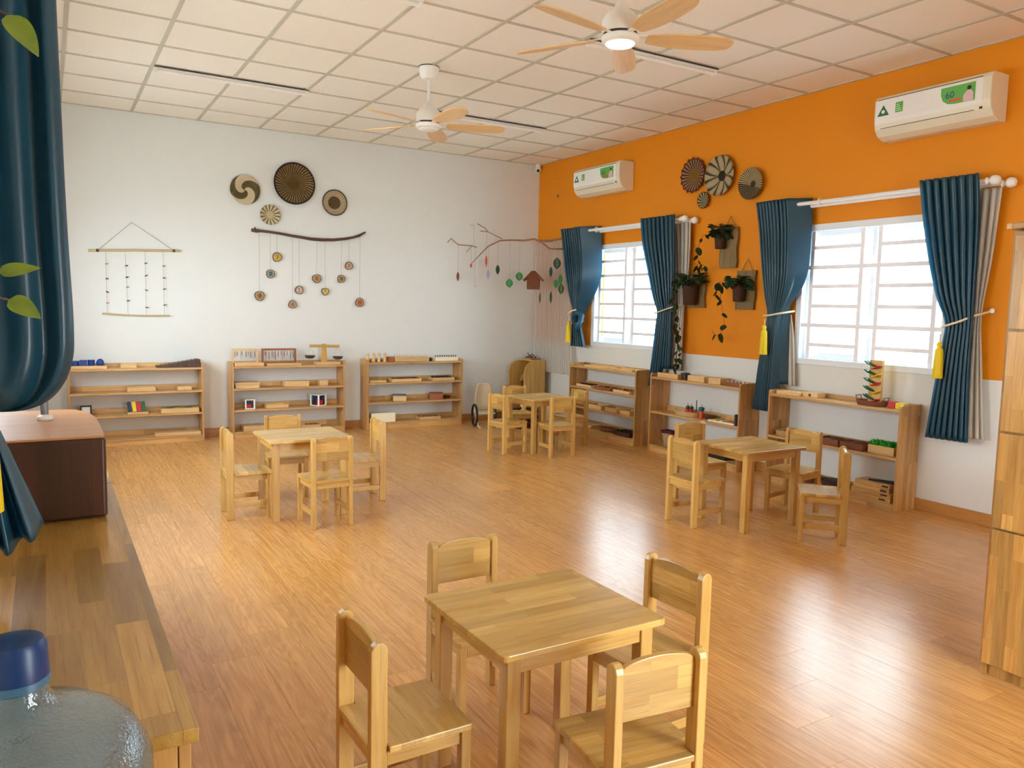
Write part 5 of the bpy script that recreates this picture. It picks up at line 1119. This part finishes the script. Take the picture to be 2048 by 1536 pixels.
def planter(lab, y, z0, z1, w, py, pz, pr, ph, vines, nleaf, seed, tilt=0):
    """board of live edge wood on the wall at y, pot of radius pr; vines: lists of (y, z, x) points"""
    r2 = random.Random(seed); t = thing('wall_planter', lab, 'planter', (0, 0, 0), 0, 'wall planters on the orange wall')
    n = 7; pts = []
    for k in range(n): pts.append((y + w / 2 + .006 * math.sin(k * 2 + seed), z0 + (z1 - z0) * k / (n - 1)))
    for k in range(n - 1, -1, -1): pts.append((y - w / 2 + .007 * math.sin(k * 1.7 + seed * 2), z0 + (z1 - z0) * k / (n - 1)))
    MB().prism(pts, -.034, -.006, 'x').build('board', board_m, t, bev=.002)
    MB().tube([(-.02, y + w * .32, z1 - .01), (-.012, y - .0, z1 + .105), (-.02, y - w * .32, z1 - .01)], .0035, 6).build('rope', rope, t)
    MB().lathe([(pr * .8, 0), (pr * .84, .004), (pr, ph), (pr * 1.04, ph + .002), (pr * .94, ph), (pr * .9, ph - .02), (.01, ph - .022)], 20, T(-.036 - pr, py, pz)).build('pot', pot_m, t, smooth='auto')
    cx, cz = -.036 - pr, pz + ph
    for k in range(nleaf):
        a = r2.uniform(0, 2 * PI); rad = pr * math.sqrt(r2.uniform(.02, 2.0)); h = r2.uniform(-.015, .085)
        p = (min(cx + rad * math.cos(a), -.03), py + rad * math.sin(a), cz + h)
        leaf_at(t, p, (r2.uniform(-.5, .5), r2.uniform(-.5, .9), a + r2.uniform(-.7, .7)), k, r2.uniform(1.1, 1.75))
        if k % 4 == 0: MB().tube([(cx, py, cz - .02), ((cx + p[0]) / 2, (py + p[1]) / 2, cz + h * .8), p], .0018, 5).build('stem', stem_m, t)
    for vn, step in vines:
        S_ = catmull([(i, *q) for i, q in enumerate(vn)], 10 * (len(vn) - 1))[:, 1:]
        MB().tube([(q[2], q[0], q[1]) for q in S_], .0022, 5).build('vine', stem_m, t, smooth=True)
        for k in range(step, len(S_), step):
            q = S_[k]; s = 1 if (k // step) % 2 else -1
            leaf_at(t, (q[2], q[0], q[1]), (r2.uniform(-.4, .4), R_(50) + r2.uniform(-.3, .4), R_(90) * s + R_(180) * 0 + r2.uniform(-.5, .5) + R_(180)), k, r2.uniform(1.0, 1.5))
    return t
planter('upper wall planter on a wooden board with short trailing vine', -3.32, 1.815, 2.185, .21, -3.27, 1.99, .052, .13,
        [([(-3.22, 2.10, -.14), (-3.13, 2.12, -.16), (-3.08, 2.02, -.17), (-3.07, 1.92, -.17), (-3.10, 1.86, -.16), (-3.16, 1.83, -.15), (-3.09, 1.815, -.15), (-3.05, 1.84, -.15)], 7)], 70, 11)
planter('lower left wall planter with a long vine trailing to the shelf', -2.93, 1.445, 1.785, .225, -2.93, 1.47, .075, .21,
        [([(-2.86, 1.70, -.17), (-2.80, 1.72, -.2), (-2.79, 1.6, -.2), (-2.79, 1.45, -.19), (-2.84, 1.38, -.18), (-2.82, 1.27, -.18), (-2.86, 1.18, -.17), (-2.85, 1.05, -.17), (-2.82, .93, -.16), (-2.81, .86, -.16)], 6),
         ([(-2.88, 1.70, -.18), (-2.84, 1.65, -.21), (-2.83, 1.5, -.2), (-2.87, 1.32, -.19), (-2.88, 1.2, -.18), (-2.89, 1.05, -.17), (-2.885, .98, -.17), (-2.86, .9, -.16), (-2.83, .88, -.16)], 7)], 90, 12)
planter('lower right wall planter with vine curling left on orange wall', -3.55, 1.435, 1.785, .215, -3.535, 1.505, .058, .145,
        [([(-3.46, 1.65, -.15), (-3.40, 1.66, -.17), (-3.39, 1.56, -.17), (-3.40, 1.45, -.16), (-3.43, 1.37, -.16), (-3.43, 1.28, -.15), (-3.39, 1.215, -.15), (-3.33, 1.2, -.15), (-3.28, 1.24, -.15)], 12),
         ([(-3.48, 1.66, -.16), (-3.38, 1.68, -.18), (-3.35, 1.63, -.18), (-3.345, 1.57, -.18)], 6)], 70, 13)
# pothos near the camera by the left curtain
t = thing('trailing_pothos', 'yellow-green pothos vine trailing in front of the near dark curtain', 'plant', (0, 0, 0))
MB().lathe([(.05, 0), (.07, .11), (.073, .112), (.066, .108), (.05, .09), (.01, .088)], 24, T(-5.602, -7.2, 1.93)).build('pot', pot_m, t, smooth='auto')
MB().box(XL + .001, -5.53, -7.27, -7.13, 1.915, 1.93).build('bracket_shelf', board_m, t, bev=.002)
vn = [(-5.59, -7.2, 2.02), (-5.545, -7.3, 2.03), (-5.53, -7.34, 1.85), (-5.535, -7.355, 1.65), (-5.53, -7.358, 1.5), (-5.532, -7.358, 1.38)]
S_ = catmull([(i, *q) for i, q in enumerate(vn)], 50)[:, 1:]
MB().tube([tuple(q) for q in S_], .0022, 6).build('vine', MATS['vine_stem'], t, smooth=True)
def span_leaf(b, tip, wd, droop=.008):
    b, tip = Vector(b), Vector(tip); ax = tip - b; l = ax.length; ax.normalize(); nrm = Vector((.12, -.8, .55)); sd = ax.cross(nrm).normalized(); nrm = sd.cross(ax).normalized()
    n = 10; vs = []; fs = []
    for k in range(n + 1):
        u_k = k / n; hw = wd / 2 * (math.sin(PI * min(1, u_k ** .62)) ** .8 if 0 < k < n else .03)
        for q in (-1, -.5, 0, .5, 1): vs.append(b + ax * l * u_k + sd * hw * q + nrm * (.18 * hw * abs(q) - droop * u_k * u_k))
    for k in range(n):
        for j in range(4): fs.append((k * 5 + j, k * 5 + j + 1, k * 5 + j + 6, k * 5 + j + 5))
    return MB().add(vs, fs).build('leaf', leaf_y, t, smooth=True)
for b_, tp, wd in (((-5.487, -7.36, 1.766), (-5.452, -7.372, 1.722), .036), ((-5.507, -7.36, 1.437), (-5.462, -7.368, 1.449), .022), ((-5.498, -7.36, 1.402), (-5.461, -7.37, 1.382), .03), ((-5.58, -7.32, 1.64), (-5.55, -7.34, 1.6), .035)): span_leaf(b_, tp, wd)
for q, s_ in (((-5.531, -7.358, 1.45), (-5.507, -7.36, 1.437)), ((-5.531, -7.358, 1.41), (-5.498, -7.36, 1.402)), ((-5.53, -7.345, 1.79), (-5.487, -7.36, 1.766)), ((-5.535, -7.355, 1.66), (-5.58, -7.32, 1.64))): MB().tube([q, s_], .0014, 5).build('leaf_stalk', MATS['vine_stem'], t)

# ------------------------------------------------------------------ small fittings
t = thing('security_camera', 'small white dome security camera under the ceiling in the corner', 'camera', (-.06, -.06, 0))
MB().lathe([(.035, 3.21), (.037, 3.2), (.03, 3.17)], 20).build('mount', white_p, t, smooth='auto'); MB().sphere((0, 0, 3.145), .038, 18, 12).build('dome', white_p, t, smooth=True); MB().sphere((-.02, -.028, 3.13), .018).build('lens', black_p, t, smooth=True)
t = thing('cable_plug', 'round brown cable hole cover on the orange wall', 'wall plug', (0, -.434, 2.787)); MB().lathe([(.022, 0), (.022, .006), (.01, .009)], 16, Matrix.Rotation(R_(-90), 4, 'Y')).build('cover', toyr, t, smooth='auto')
